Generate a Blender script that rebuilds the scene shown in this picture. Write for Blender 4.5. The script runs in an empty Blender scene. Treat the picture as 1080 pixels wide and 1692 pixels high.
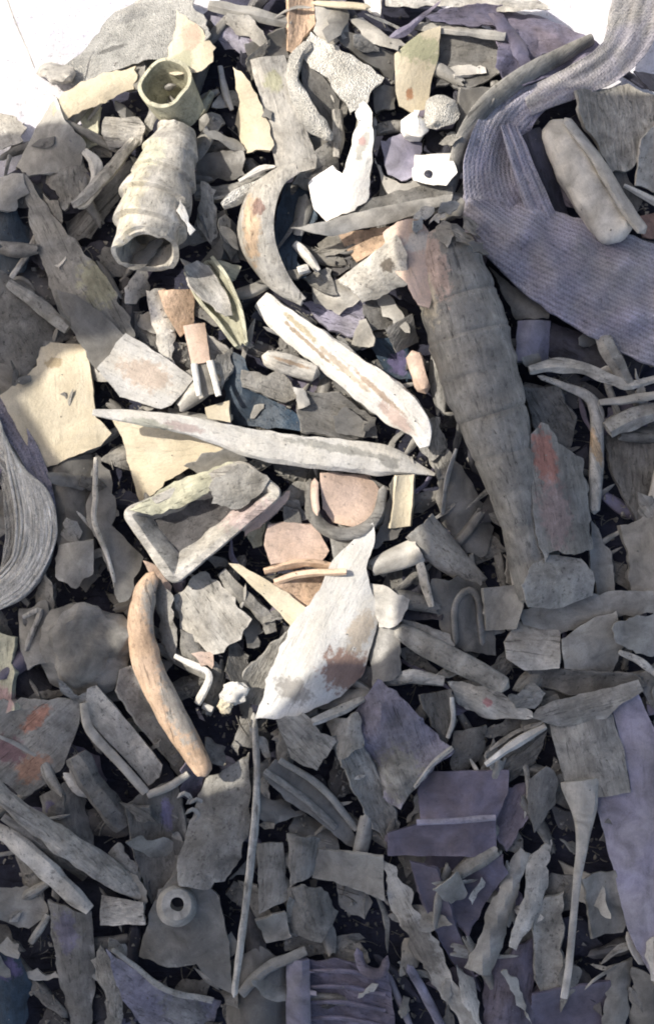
import bpy, bmesh, math, random
import numpy as np
from mathutils import Vector, noise
# A heap of broken horn, bone and sheet scraps in an open sack, seen from above.
# Plan coordinates are counted in units of U metres from the top left of the heap; Z grows upward.
U = 0.94/1692.0
CX, CY = 540.0, 846.0
CAMH = 1.30
sc = bpy.context.scene
world = bpy.data.worlds.new("World"); sc.world = world; world.use_nodes = True
COL = sc.collection
R0 = random.Random(7)

# ------------------------------------------------------------------ materials
def _n(nt, t, **kw):
    n = nt.nodes.new(t)
    for k, v in kw.items(): setattr(n, k, v)
    return n
def make_mat(name, base, dark=0.55, lite=1.25, streak=1.0, rough=0.5, bump=0.5, scale=1.0, speck=0.0, patches=(), tint=(1.0, .97, .91), edge=.6, dirt=.38, rings=0, var=.16, weave=0):
    m = bpy.data.materials.new(name); m.use_nodes = True
    nt = m.node_tree; L = nt.links; b = nt.nodes['Principled BSDF']
    tc = _n(nt, 'ShaderNodeTexCoord'); oi = _n(nt, 'ShaderNodeObjectInfo')
    off = _n(nt, 'ShaderNodeVectorMath', operation='MULTIPLY_ADD')
    comb = _n(nt, 'ShaderNodeCombineXYZ')
    mul = _n(nt, 'ShaderNodeMath', operation='MULTIPLY'); mul.inputs[1].default_value = 9.0
    L.new(oi.outputs['Random'], mul.inputs[0])
    for i in range(3): L.new(mul.outputs[0], comb.inputs[i])
    off.inputs[1].default_value = (1, 1, 1)
    L.new(tc.outputs['Object'], off.inputs[0]); L.new(comb.outputs[0], off.inputs[2])
    def nz(sx, sy, sz, detail=6, ro=.6, dist=0.0):
        mp = _n(nt, 'ShaderNodeMapping'); mp.inputs['Scale'].default_value = (sx*scale, sy*scale, sz*scale)
        L.new(off.outputs[0], mp.inputs[0])
        t = _n(nt, 'ShaderNodeTexNoise'); t.inputs['Scale'].default_value = 1.0
        t.inputs['Detail'].default_value = detail; t.inputs['Roughness'].default_value = ro
        t.inputs['Distortion'].default_value = dist
        L.new(mp.outputs[0], t.inputs['Vector']); return t.outputs['Fac']
    def rng(src, a, b_, c, d):
        r = _n(nt, 'ShaderNodeMapRange'); r.inputs[1].default_value = a; r.inputs[2].default_value = b_
        r.inputs[3].default_value = c; r.inputs[4].default_value = d; L.new(src, r.inputs[0]); return r.outputs[0]
    def mth(op, a, b_):
        n = _n(nt, 'ShaderNodeMath', operation=op)
        for i, v in enumerate((a, b_)):
            if isinstance(v, (int, float)): n.inputs[i].default_value = v
            else: L.new(v, n.inputs[i])
        return n.outputs[0]
    blot = rng(nz(45, 45, 45, 5, .6, .6), .3, .7, dark, lite)
    fib = rng(nz(45, 230, 230, 6, .6, .8), .3, .7, 1-.24*streak, 1+.2*streak)
    grain = rng(nz(900, 900, 900, 3, .7), .25, .75, .85, 1.15)
    f = mth('MULTIPLY', mth('MULTIPLY', blot, fib), grain)
    f = mth('MULTIPLY', f, rng(oi.outputs['Random'], 0, 1, 1-var, 1+var))
    if speck:
        v = _n(nt, 'ShaderNodeTexVoronoi'); v.inputs['Scale'].default_value = 750
        L.new(off.outputs[0], v.inputs['Vector'])
        f = mth('MULTIPLY', f, rng(v.outputs['Distance'], .08, .38, 1-speck, 1.06))
    cr_ = nz(24, 300, 300, 6, .62, 1.2)         # thin dark splits along the grain
    crk = rng(cr_, .345, .41, 1-.55*min(1, streak+.1), 1.0)
    f = mth('MULTIPLY', f, crk)
    pit = nz(210, 210, 210, 4, .75, 0)          # dirt pits and dust
    f = mth('MULTIPLY', f, rng(pit, .33, .44, 1-dirt, 1.0))
    f = mth('MULTIPLY', f, rng(pit, .58, .72, 1.0, 1.0+dirt*.6))
    # worn, paler rims
    geo = _n(nt, 'ShaderNodeNewGeometry')
    f = mth('MULTIPLY', f, rng(geo.outputs['Pointiness'], .51, .60, 1.0, 1.0+edge))
    f = mth('MULTIPLY', f, rng(nz(14, 14, 14, 2, .5), .35, .65, .85, 1.12))
    if weave:
        uv = _n(nt, 'ShaderNodeUVMap')
        sep = _n(nt, 'ShaderNodeSeparateXYZ'); L.new(uv.outputs[0], sep.inputs[0])
        jit = nz(500, 500, 500, 2, .5)
        sv = mth('SINE', mth('ADD', mth('MULTIPLY', sep.outputs[1], weave), mth('MULTIPLY', jit, 3.2)), 0)
        su = mth('SINE', mth('ADD', mth('MULTIPLY', sep.outputs[0], 1.15), mth('MULTIPLY', jit, 9.0)), 0)
        wv = mth('ADD', mth('MULTIPLY', sv, .55), mth('MULTIPLY', mth('MULTIPLY', su, sv), .55))
        wv = mth('ADD', wv, rng(nz(90, 700, 700, 4, .7), .3, .7, -.6, .6))
        f = mth('MULTIPLY', f, rng(wv, -1, 1, .72, 1.2))
    # tint drift: dark parts browner, pale parts cleaner
    hue = rng(nz(30, 30, 30, 3, .5, .5), .35, .65, 0, 1)
    ca = _n(nt, 'ShaderNodeMix', data_type='RGBA')
    ca.inputs[6].default_value = (*base, 1); ca.inputs[7].default_value = (base[0]*tint[0], base[1]*tint[1], base[2]*tint[2], 1)
    L.new(hue, ca.inputs[0])
    col = ca.outputs[2]
    for (px, py, rx, ry, pc) in patches:      # stains of the scrap itself, and on some, shade painted in
        mp = _n(nt, 'ShaderNodeMapping', vector_type='TEXTURE')
        mp.inputs['Location'].default_value = (px, py, 0); mp.inputs['Scale'].default_value = (rx, ry, 10)
        L.new(tc.outputs['Object'], mp.inputs[0])
        ln = _n(nt, 'ShaderNodeVectorMath', operation='LENGTH'); L.new(mp.outputs[0], ln.inputs[0])
        q = mth('ADD', ln.outputs['Value'], rng(nz(160, 160, 160, 5, .65), .3, .7, -.45, .45))
        mx = _n(nt, 'ShaderNodeMix', data_type='RGBA'); L.new(rng(q, .75, 1.15, .9, 0), mx.inputs[0])
        L.new(col, mx.inputs[6]); mx.inputs[7].default_value = (*pc, 1); col = mx.outputs[2]
    vs = _n(nt, 'ShaderNodeVectorMath', operation='SCALE'); L.new(col, vs.inputs[0]); L.new(f, vs.inputs['Scale'])
    L.new(vs.outputs[0], b.inputs['Base Color'])
    L.new(rng(blot, dark, lite, rough+.12, rough-.08), b.inputs['Roughness'])
    b.inputs['Specular IOR Level'].default_value = .35
    h = mth('ADD', mth('MULTIPLY', fib, .7*streak+.1), mth('MULTIPLY', nz(260, 260, 260, 5, .7), 1.0))
    h = mth('ADD', h, mth('MULTIPLY', crk, .9)); h = mth('ADD', h, mth('MULTIPLY', pit, .8))
    if speck: h = mth('ADD', h, mth('MULTIPLY', v.outputs['Distance'], 1.3))
    if weave: h = mth('ADD', h, mth('MULTIPLY', wv, .5))
    bp = _n(nt, 'ShaderNodeBump'); bp.inputs['Strength'].default_value = bump; bp.inputs['Distance'].default_value = .0016
    L.new(h, bp.inputs['Height']); L.new(bp.outputs[0], b.inputs['Normal'])
    return m
PAL = {
 'g': dict(base=(.30, .294, .278)), 'd': dict(base=(.18, .176, .168)), 'l': dict(base=(.46, .445, .415)), 'x': dict(base=(.085, .082, .085)),  # last tone paints the shade of gaps and the tray floor
 'w': dict(base=(.80, .785, .75), streak=.5, dirt=.2, dark=.8, lite=1.05, edge=.1), 'c': dict(base=(.67, .60, .46), dirt=.12, dark=.85, lite=1.06, streak=.2, edge=.2),
 'W': dict(base=(.90, .885, .85), streak=.4, dirt=.12, dark=.88, lite=1.04, edge=.05),
 't': dict(base=(.56, .41, .30), dark=.78), 'k': dict(base=(.62, .48, .40), dirt=.25, dark=.85, streak=.25, edge=.3),
 'y': dict(base=(.46, .455, .35), dark=.65, lite=1.3), 'p': dict(base=(.155, .146, .205), tint=(1.1, 1, .85), rough=.45, dark=.6), 'm': dict(base=(.28, .265, .34), tint=(1, 1, .88)),
 'e': dict(base=(.045, .062, .085), tint=(.8, 1, 1.1), rough=.4), 'n': dict(base=(.035, .035, .055), tint=(1, 1, .8)),  # navy tone also paints the shade of deep gaps
 's': dict(base=(.60, .59, .555), speck=.28, bump=.9, streak=.3, dark=.7, edge=.1), 'r': dict(base=(.33, .21, .175), dark=.7),
 'b': dict(base=(.24, .232, .215), dark=.5, lite=1.45, streak=.5, bump=1.0),
}
MATS = {}
CN = {'g':'grey','d':'dark','l':'pale','w':'white','W':'bright','c':'cream','t':'tan','k':'pink','y':'green','p':'purple','m':'mauve','e':'teal','n':'navy','s':'porous','r':'rust','b':'bark','x':'shade_dark'}
RV = random.Random(5)
VAR = {'fibrous': {}, 'smooth': dict(streak=.12, rough=.33, dirt=.16, bump=.3), 'dusty': dict(streak=.25, dark=.5, lite=1.45, dirt=.6, bump=.8, rough=.65), 'split': dict(streak=1.5, dirt=.45, bump=.8)}
def mat(code, v=None):
    if v is None: v = RV.choices(list(VAR), (2, 4, 2.5, 1.5))[0] if code in 'gdlbtx' else RV.choice(('smooth', 'fibrous')) if code in 'pm' else 'fibrous'
    k = (code, v)
    if k not in MATS:
        d = dict(PAL[code]); d.update(VAR[v]); MATS[k] = make_mat(f'scrap_{CN[code]}_{v}', **d)
    return MATS[k]

# ------------------------------------------------------------------ height field of what already lies in the heap
CELL = 12.0; MARG = 260
NX = int((1080+2*MARG)/CELL)+2; NY = int((1692+2*MARG)/CELL)+2
H = np.zeros((NY, NX))
def ci(px, py):
    return (np.clip(((np.asarray(py)+MARG)/CELL).astype(int), 0, NY-1), np.clip(((np.asarray(px)+MARG)/CELL).astype(int), 0, NX-1))

# ------------------------------------------------------------------ mesh builders (x, y in plan units, y downward; z in plan units, up)
def smooth_path(P, step=9.0):
    P = [tuple(map(float, p)) for p in P]
    if len(P) == 2: P = [P[0], tuple((a+b)/2 for a, b in zip(*P)), P[1]]
    Q = [tuple(2*a-b for a, b in zip(P[0], P[1]))] + P + [tuple(2*a-b for a, b in zip(P[-1], P[-2]))]
    out = []
    for i in range(1, len(Q)-2):
        p0, p1, p2, p3 = (np.array(q) for q in Q[i-1:i+3])
        n = max(2, int(np.linalg.norm((p2-p1)[:2])/step))
        for k in range(n):
            t = k/n
            out.append(.5*((2*p1)+(-p0+p2)*t+(2*p0-5*p1+4*p2-p3)*t*t+(-p0+3*p1-3*p2+p3)*t**3))
    out.append(np.array(P[-1])); return out
def nv(x, y, z, s, o=0):
    return noise.noise(Vector((x/s+o, y/s-o, z/s+o*.5)))

def shard(pts, th=6, bend=None, dome=0, rough=2.3, wob=3.0, step=13, seed=0, axis=None, crease=None):
    """plate of horn or sheet with a torn outline; returns (bmesh, centre, angle)"""
    r = random.Random(seed)
    P = np.array(pts, float); c = P.mean(0)
    Q = P - c; 
    # densified, roughened outline
    D = []
    n = len(P)
    for i in range(n):
        a, b = Q[i], Q[(i+1) % n]; L = np.linalg.norm(b-a); k = max(1, int(L/7))
        nrm = np.array([-(b-a)[1], (b-a)[0]])/max(L, 1e-6)
        amp = rough*r.uniform(.4, 1.6)
        for j in range(k):
            t = j/k; q = a+(b-a)*t
            w = math.sin(math.pi*t)**.4 if j else 0
            D.append(q + nrm*(amp*1.7*nv(q[0], q[1], 0, 22, seed*.37)+amp*.8*nv(q[0], q[1], 0, 8, seed*.7))*w*1.6)
    D = np.array(D)
    cov = np.cov(D.T); ev, evec = np.linalg.eigh(cov); mj = evec[:, 1]
    ang = math.atan2(mj[1], mj[0]) if axis is None else math.radians(axis)
    ca, sa = math.cos(ang), math.sin(ang)
    half = max(np.abs(-D[:, 0]*sa+D[:, 1]*ca).max(), 4); halfL = max(np.abs(D[:, 0]*ca+D[:, 1]*sa).max(), 4)
    if bend is None: bend = half*r.choice((r.uniform(.2, .65), r.uniform(.2, .65), r.uniform(-.4, -.15)))
    bm = bmesh.new()
    vs = [bm.verts.new((x, y, 0)) for x, y in D]
    bm.faces.new(vs)
    for dirv in ((1, 0), (0, 1)):
        lo = D @ np.array(dirv); 
        t = math.floor(lo.min()/step)*step+step*.5
        while t < lo.max():
            bmesh.ops.bisect_plane(bm, geom=bm.verts[:]+bm.edges[:]+bm.faces[:], dist=.05, plane_co=(dirv[0]*t, dirv[1]*t, 0), plane_no=(dirv[0], dirv[1], 0))
            t += step
    bmesh.ops.remove_doubles(bm, verts=bm.verts, dist=.6)
    cr = None
    if crease:
        (x0, y0), (x1, y1), depth = crease
        d = np.array([x1-x0, y1-y0], float); d /= np.linalg.norm(d); cr = (np.array([x0, y0])-c, np.array([-d[1], d[0]]), depth)
    for v in bm.verts:
        x, y = v.co.x, v.co.y
        u = (-x*sa+y*ca)/half; l = (x*ca+y*sa)/halfL
        z = -bend*(u*u) - dome*(l*l) + wob*1.6*nv(x, y, 0, 55, seed*1.3) + wob*.5*nv(x, y, 0, 18, seed*2.1)
        if cr is not None: z += cr[2]*abs(float(np.dot(np.array([x, y])-cr[0], cr[1])))
        v.co.z = z
    bm.normal_update()
    top = bm.faces[:]
    if sum(f.normal.z for f in top) < 0:
        bmesh.ops.reverse_faces(bm, faces=top); bm.normal_update()
    nrm = {v: v.normal.copy() for v in bm.verts}
    tv = bm.verts[:]; low = {}
    for v in tv:
        tt = th*(1+.35*nv(v.co.x, v.co.y, 3, 60, seed))
        low[v] = bm.verts.new(v.co - nrm[v]*tt)
    for f in top:
        try: bm.faces.new([low[v] for v in reversed(f.verts)])
        except ValueError: pass
    for e in [e for e in bm.edges if e.is_boundary and e.verts[0] in low and e.verts[1] in low]:
        a, b = e.verts
        try: bm.faces.new((a, b, low[b], low[a]))
        except ValueError: pass
    return bm, c, ang

def loft(rows, closed_u=True, caps=True):
    bm = bmesh.new(); V = [[bm.verts.new(p) for p in row] for row in rows]
    n = len(rows[0])
    for i in range(len(rows)-1):
        for j in range(n if closed_u else n-1):
            k = (j+1) % n
            try: bm.faces.new((V[i][j], V[i][k], V[i+1][k], V[i+1][j]))
            except ValueError: pass
    if caps:
        for row in (V[0], V[-1]):
            try: bm.faces.new(row)
            except ValueError: pass
    return bm
def frames(S):
    T = [S[min(i+1, len(S)-1)][:2]-S[max(i-1, 0)][:2] for i in range(len(S))]
    Z = [S[min(i+1, len(S)-1)][3]-S[max(i-1, 0)][3] for i in range(len(S))]
    out = []
    for t, z in zip(T, Z):
        v = Vector((t[0], t[1], z)); v.normalize()
        side = Vector((-v.y, v.x, 0)); side.normalize()
        out.append((v, side, v.cross(side) if v.cross(side).z > 0 else side.cross(v)))
    return out
def fill_path(path):
    return [p if len(p) == 4 else (*p, 0) for p in path]
def centre_of(path):
    P = np.array([(p[0], p[1]) for p in path]); c = P.mean(0)
    d = P[-1]-P[0]; return c, math.atan2(d[1], d[0])
def rod(path, flat=.8, n=16, end='round', rough=.10, seed=0, ridge=0, rings=0, ring_step=40, lump=0):
    """solid tapering piece along a path of (x, y, radius[, z])"""
    path = fill_path(path); S = smooth_path(path, 5 if rings else 7); c, ang = centre_of(path)
    F = frames(S); rows = []
    s = 0; m = len(S)
    acc = [0]
    for i in range(1, m): acc.append(acc[-1]+np.linalg.norm(S[i][:2]-S[i-1][:2]))
    tot = acc[-1]
    for i in range(m):
        t, a, b = F[i]; r = max(S[i][2], .8)
        if end == 'round':
            q = min(1, min(acc[i], tot-acc[i])/(r*.9+1e-3)); r *= math.sqrt(max(.02, 1-(1-q)**2))
        elif end == 'cut':
            q = min(acc[i], tot-acc[i]); r *= .93 if q < 1 else 1
        if rings: r *= 1+rings*(-abs(math.cos(acc[i]*math.pi/ring_step+.5*math.sin(acc[i]/90)))**60)*.6+rings*.25*((acc[i]/ring_step) % 1)
        row = []
        for j in range(n):
            th = 2*math.pi*j/n; ca_, sa_ = math.cos(th), math.sin(th)
            k = 1 + rough*1.5*nv(acc[i]*.6, 20*ca_, 20*sa_, 16, seed*1.7) + ridge*math.cos(th*5+seed) + lump*nv(acc[i], 30*ca_, 30*sa_, 32, seed)
            p = Vector((S[i][0]-c[0], S[i][1]-c[1], S[i][3])) + a*(r*k*ca_) + b*(r*k*sa_*flat)
            row.append(p)
        rows.append(row)
    return loft(rows), c, ang
def tube(path, wall=9, arc=(0, 360), n=32, flat=1.0, rough=.05, seed=0, rings=0, ring_step=40, jag=6):
    """hollow horn section; arc given in degrees, 90 = top side"""
    path = fill_path(path); S = smooth_path(path, 4 if rings else 8); c, ang = centre_of(path); F = frames(S)
    full = arc[1]-arc[0] >= 359; m = len(S); acc = [0]
    for i in range(1, m): acc.append(acc[-1]+np.linalg.norm(S[i][:2]-S[i-1][:2]))
    outer, inner = [], []
    for i in range(m):
        t, a, b = F[i]; ro, ri = [], []
        for j in range(n if full else n+1):
            th = math.radians(arc[0]+(arc[1]-arc[0])*j/n); cc, ss = math.cos(th), math.sin(th)
            r = S[i][2]*(1+rough*nv(acc[i]*.5, 25*cc, 25*ss, 20, seed))
            if rings:
                ph = acc[i]*2*math.pi/ring_step+1.5*nv(acc[i], cc*20, ss*20, 60, seed)
                r *= 1+rings*(((ph/6.2832) % 1)**1.6-.5)
            endw = max(0, 1-min(acc[i], acc[-1]-acc[i])/16.0); sg = 1 if acc[i] < acc[-1]/2 else -1
            jj = t*(sg*endw*jag*nv(cc*30, ss*30, i*0, 18, seed*3+sg))
            o = Vector((S[i][0]-c[0], S[i][1]-c[1], S[i][3]))+jj
            ro.append(o+a*(r*cc)+b*(r*ss*flat)); r2 = max(r-wall*(1+.25*nv(cc*20, ss*20, acc[i], 30, seed+5)), 1)
            ri.append(o+a*(r2*cc)+b*(r2*ss*flat))
        outer.append(ro); inner.append(ri)
    bm = bmesh.new()
    VO = [[bm.verts.new(p) for p in r] for r in outer]; VI = [[bm.verts.new(p) for p in r] for r in inner]
    k = len(VO[0])
    def q(*f):
        try: bm.faces.new(f)
        except ValueError: pass
    for i in range(m-1):
        for j in range(k if full else k-1):
            l = (j+1) % k
            q(VO[i][j], VO[i][l], VO[i+1][l], VO[i+1][j]); q(VI[i][j], VI[i+1][j], VI[i+1][l], VI[i][l])
        if not full:
            for j in (0, k-1): q(VO[i][j], VO[i+1][j], VI[i+1][j], VI[i][j])
    for i in (0, m-1):
        for j in range(k if full else k-1):
            l = (j+1) % k; q(VO[i][j], VO[i][l], VI[i][l], VI[i][j])
    return bm, c, ang
def ribbon(path, th=3, seed=0, wob=3, n=14, edge=2, sag=0, folds=0):
    """cloth band along (x, y, halfwidth, z, roll degrees); uv in plan units"""
    P = [tuple(list(p)+[0]*(5-len(p))) for p in path]; S = smooth_path(P, 6); c, ang = centre_of(P)
    m = len(S); acc = [0]
    for i in range(1, m): acc.append(acc[-1]+np.linalg.norm(S[i][:2]-S[i-1][:2]))
    top, bot, uvs = [], [], []
    for i in range(m):
        t = S[min(i+1, m-1)][:2]-S[max(i-1, 0)][:2]; t = t/max(np.linalg.norm(t), 1e-6); sd = np.array([-t[1], t[0]])
        ro = math.radians(S[i][4]); r1, r2, ru = [], [], []
        for j in range(n+1):
            v = (j/n*2-1); w = S[i][2]*v*(1+.02*edge*nv(acc[i], v*9, 0, 20, seed))
            fz = folds*math.sin(v*7+seed+acc[i]/60)*(1-.3*abs(v)) - sag*v*v
            z = S[i][3] + w*math.sin(ro) + wob*nv(acc[i], w, 0, 45, seed)+fz
            x, y = S[i][0]+sd[0]*w*math.cos(ro)-c[0], S[i][1]+sd[1]*w*math.cos(ro)-c[1]
            r1.append(Vector((x, y, z))); r2.append(Vector((x, y, z-th))); ru.append((acc[i], S[i][2]*v))
        top.append(r1); bot.append(r2); uvs.append(ru)
    bm = bmesh.new(); uvl = bm.loops.layers.uv.new('UVMap')
    A = [[bm.verts.new(p) for p in r] for r in top]; B = [[bm.verts.new(p) for p in r] for r in bot]
    uv = {}
    for i in range(m):
        for j in range(n+1): uv[A[i][j]] = uvs[i][j]; uv[B[i][j]] = uvs[i][j]
    def q(*f):
        fc = bm.faces.new(f)
        for lp in fc.loops: lp[uvl].uv = uv[lp.vert]
    for i in range(m-1):
        for j in range(n):
            q(A[i][j], A[i][j+1], A[i+1][j+1], A[i+1][j]); q(B[i][j], B[i+1][j], B[i+1][j+1], B[i][j+1])
        for j in (0, n): q(A[i][j], A[i+1][j], B[i+1][j], B[i][j])
    for i in (0, m-1):
        for j in range(n): q(A[i][j], A[i][j+1], B[i][j+1], B[i][j])
    return bm, c, ang
def lump(cx, cy, r, seed=0, amp=.5, sq=.75, sub=4, fr=1.0):
    bm = bmesh.new(); bmesh.ops.create_icosphere(bm, subdivisions=sub, radius=1)
    for v in bm.verts:
        d = v.co.copy(); k = 1+amp*noise.noise(d*1.3*fr+Vector((seed, 0, 0)))+amp*.5*noise.noise(d*3.1*fr+Vector((0, seed, 0)))
        v.co = Vector((d.x*r*k, d.y*r*k, d.z*r*k*sq))
    return bm, np.array([cx, cy], float), 0.0

def frame(pts, wall=11, height=40, n=7, seed=0, flare=.12):
    """closed frame with rounded corners: an open box wall standing up"""
    P = np.array(pts, float); c = P.mean(0); m = len(P); ring = []
    for i in range(m):
        p0, p1, p2 = P[i-1], P[i], P[(i+1) % m]; a = p1+(p0-p1)/np.linalg.norm(p0-p1)*min(18, .4*np.linalg.norm(p0-p1)); b = p1+(p2-p1)/np.linalg.norm(p2-p1)*min(18, .4*np.linalg.norm(p2-p1))
        for k in range(n+1):
            t = k/n; ring.append((1-t)**2*a+2*t*(1-t)*p1+t*t*b)
        nx = P[(i+1) % m]; e = nx+(p1-nx)/np.linalg.norm(nx-p1)*min(18, .4*np.linalg.norm(nx-p1)); q = max(2, int(np.linalg.norm(e-b)/9))
        for k in range(1, q): ring.append(b+(e-b)*k/q)
    R = np.array(ring)-c; N = len(R); rows = []
    nr = []
    for i in range(N):
        t = R[(i+1) % N]-R[i-1]; t /= max(np.linalg.norm(t), 1e-6); q = np.array([-t[1], t[0]]); nr.append(q if np.dot(q, R[i]) > 0 else -q)
    prof = [(0, -height), (flare*height*.5, -height*.5), (flare*height, -3), (flare*height-2.5, 0), (flare*height-wall+3, 0), (flare*height-wall, -3), (-wall-9, -height*.5), (-wall-20, -height)]
    for i in range(N):
        row = []
        for (o, z) in prof:
            k = 1+.25*nv(R[i][0], R[i][1], z, 25, seed)
            row.append(Vector((R[i][0]+nr[i][0]*(o*k), R[i][1]+nr[i][1]*(o*k), z+3*nv(R[i][0], R[i][1], 0, 30, seed+2))))
        rows.append(row)
    rows.append(rows[0])
    bm = loft(rows, caps=False); bmesh.ops.remove_doubles(bm, verts=bm.verts, dist=.01)
    return bm, c, 0.0

# ------------------------------------------------------------------ landing: every thing comes down onto what already lies there
def tag(o, label, cat, group=None, kind=None):
    if label: o['label'] = label
    if cat: o['category'] = cat
    if group: o['group'] = group
    if kind: o['kind'] = kind
def bm_px(bm, c):
    A = np.array([v.co[:] for v in bm.verts]); A[:, 0] += c[0]; A[:, 1] += c[1]; return A
LAND = []
THINGS = []
def land(parts, lift=0, pct=80, fit=.7, tilt=None, seed=0, sink=0, z=None, clip=.45):
    """parts: list of (bm, centre, angle). Shears all by the local slope of the heap and sets them down. returns z0"""
    r = random.Random(seed*13+5)
    A = np.vstack([bm_px(b, c) for b, c, a in parts])
    gc = A[:, :2].mean(0)
    iy, ix = ci(A[:, 0], A[:, 1])
    hh = H[iy, ix]; X = A[:, 0]-gc[0]; Y = A[:, 1]-gc[1]
    M = np.c_[X, Y, np.ones(len(X))]
    try: sol = np.linalg.lstsq(M, hh, rcond=None)[0]
    except Exception: sol = (0, 0, 0)
    sx = float(np.clip(sol[0]*fit, -clip, clip)); sy = float(np.clip(sol[1]*fit, -clip, clip))
    if tilt is None: sx += r.uniform(-.24, .24); sy += r.uniform(-.24, .24)
    else: sx += tilt[0]; sy += tilt[1]
    for b, c, a in parts:
        for v in b.verts: v.co.z += sx*(v.co.x+c[0]-gc[0])+sy*(v.co.y+c[1]-gc[1])
    A = np.vstack([bm_px(b, c) for b, c, a in parts])
    key = iy*NX+ix
    zb = np.full(NX*NY, 1e9); zt = np.full(NX*NY, -1e9)
    np.minimum.at(zb, key, A[:, 2]); np.maximum.at(zt, key, A[:, 2])
    k = np.unique(key); Hf = H.ravel()
    z0 = float(np.percentile(Hf[k]-zb[k], pct))+.5+lift-sink if z is None else z
    zc = zt[k]+z0
    Hf[k] = np.maximum(Hf[k], zc)
    return z0
def finish(name, bm, c, ang, z0, m, parent=None, gc=None, gz=0, bev=.7, sharp=34):
    """plan units -> metres about the part's own centre, long axis on local x"""
    cz = float(np.mean([v.co.z for v in bm.verts])); zc = cz+z0
    s = U*(CAMH-zc*U)/CAMH        # true spot and size at its own height in the heap
    ca, sa = math.cos(-ang), math.sin(-ang)
    for v in bm.verts:
        x, y = v.co.x, v.co.y
        X, Y = x*ca-y*sa, x*sa+y*ca
        v.co = Vector((X*s, -Y*s, (v.co.z-cz)*U))
    bmesh.ops.recalc_face_normals(bm, faces=bm.faces[:])
    me = bpy.data.meshes.new(name); bm.to_mesh(me); bm.free()
    for p in me.polygons: p.use_smooth = True
    try: me.set_sharp_from_angle(angle=math.radians(sharp))
    except Exception: pass
    me.materials.append(m)
    o = bpy.data.objects.new(name, me); COL.objects.link(o)
    o.location = ((c[0]-CX)*s, -(c[1]-CY)*s, zc*U); o.rotation_euler = (0, 0, -ang)
    if bev:
        b = o.modifiers.new('edge', 'BEVEL'); b.width = bev*U; b.segments = 2; b.limit_method = 'ANGLE'; b.angle_limit = math.radians(50)
    if parent is not None:
        w = Vector(o.location)-Vector(parent.location); o.parent = parent; o.location = w
    return o

LM = [("ridged grey horn", 790, 640), ("woven purple strap", 910, 420), ("ringed horn tube", 255, 340), ("long pale bone", 450, 735), ("streaked bone", 560, 610),
      ("tall white shard", 545, 1040), ("open horn tray", 330, 870), ("curved rib", 262, 1120), ("notched cream plate", 100, 660), ("grey fibre bundle", 45, 850),
      ("porous arched bone", 565, 130), ("white hooked bone", 570, 290), ("plate with the round boss", 300, 1540), ("thin upright stick", 405, 1420), ("purple plastic box", 760, 1350),
      ("long tailed flap", 965, 1250), ("purple plank", 1040, 1420), ("horn ring slice", 430, 370), ("red stained slab", 925, 830), ("crinkled pale film", 235, 60),
      ("two pale bones", 100, 1430), ("ribbed purple sheet", 570, 1650), ("yellow folded tab", 685, 120), ("grey boulder chunk", 150, 1080), ("mauve crumpled sheet", 655, 1220), ("frayed fibrous strip", 710, 1560),
      ("white popcorn lump", 385, 1150), ("trough shaped plank", 215, 1230)]
USED = set()
def rel_label(desc, c, own=None):
    cand = sorted((math.hypot(c[0]-x, c[1]-y), n, x, y) for n, x, y in LM if n != own)
    opts = []
    def way(x, y):
        dx, dy = c[0]-x, c[1]-y; a = math.degrees(math.atan2(-dy, dx)) % 360
        return ["right of", "above right of", "above", "above left of", "left of", "below left of", "below", "below right of"][int((a+22.5)//45) % 8]
    for d, n, x, y in cand[:5]: opts.append(f"{desc} {way(x, y)} the {n}")
    for (d, n, x, y), (d2, n2, x2, y2) in [(cand[0], cand[1]), (cand[0], cand[2]), (cand[1], cand[2]), (cand[0], cand[3]), (cand[1], cand[3]), (cand[2], cand[3]), (cand[0], cand[4]), (cand[1], cand[4]), (cand[2], cand[4])]:
        opts.append(f"{desc} {way(x, y)} {n}, {way(x2, y2)} {n2}")
    for o in opts:
        if o not in USED and len(o.split()) <= 16: USED.add(o); return o
    o = f"{desc} in the heap"; return o
GROUP = "broken horn and bone scraps in the heap"
CATS = {'horn_shard': 'horn shard', 'bone': 'bone', 'stick': 'stick', 'plastic_sheet': 'plastic sheet'}
def add(name, parts, desc, cat=None, group=GROUP, own=None, label=None, **kw):
    """parts: list of (part_name, builder output, material[, bevel]); one entry = one mesh thing"""
    z0 = land([p[1] for p in parts], **kw)
    c = np.mean([p[1][1] for p in parts], axis=0)
    lab = label or rel_label(desc, parts[0][1][1] if own is None else c, own)
    if label: USED.add(label)
    cat = cat or name.replace('_', ' ')
    if len(parts) == 1:
        pn, (bm, cc, a), m = parts[0][:3]
        o = finish(name, bm, cc, a, z0, m, bev=parts[0][3] if len(parts[0]) > 3 else .7); tag(o, lab, cat, group)
        return o
    s = U*(CAMH-z0*U)/CAMH
    e = bpy.data.objects.new(name, None); COL.objects.link(e); e.empty_display_size = .01
    e.location = ((c[0]-CX)*s, -(c[1]-CY)*s, z0*U); tag(e, lab, cat, group)
    for p in parts:
        finish(p[0], *p[1], z0, p[2], parent=e, bev=p[3] if len(p) > 3 else .7)
    return e
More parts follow.
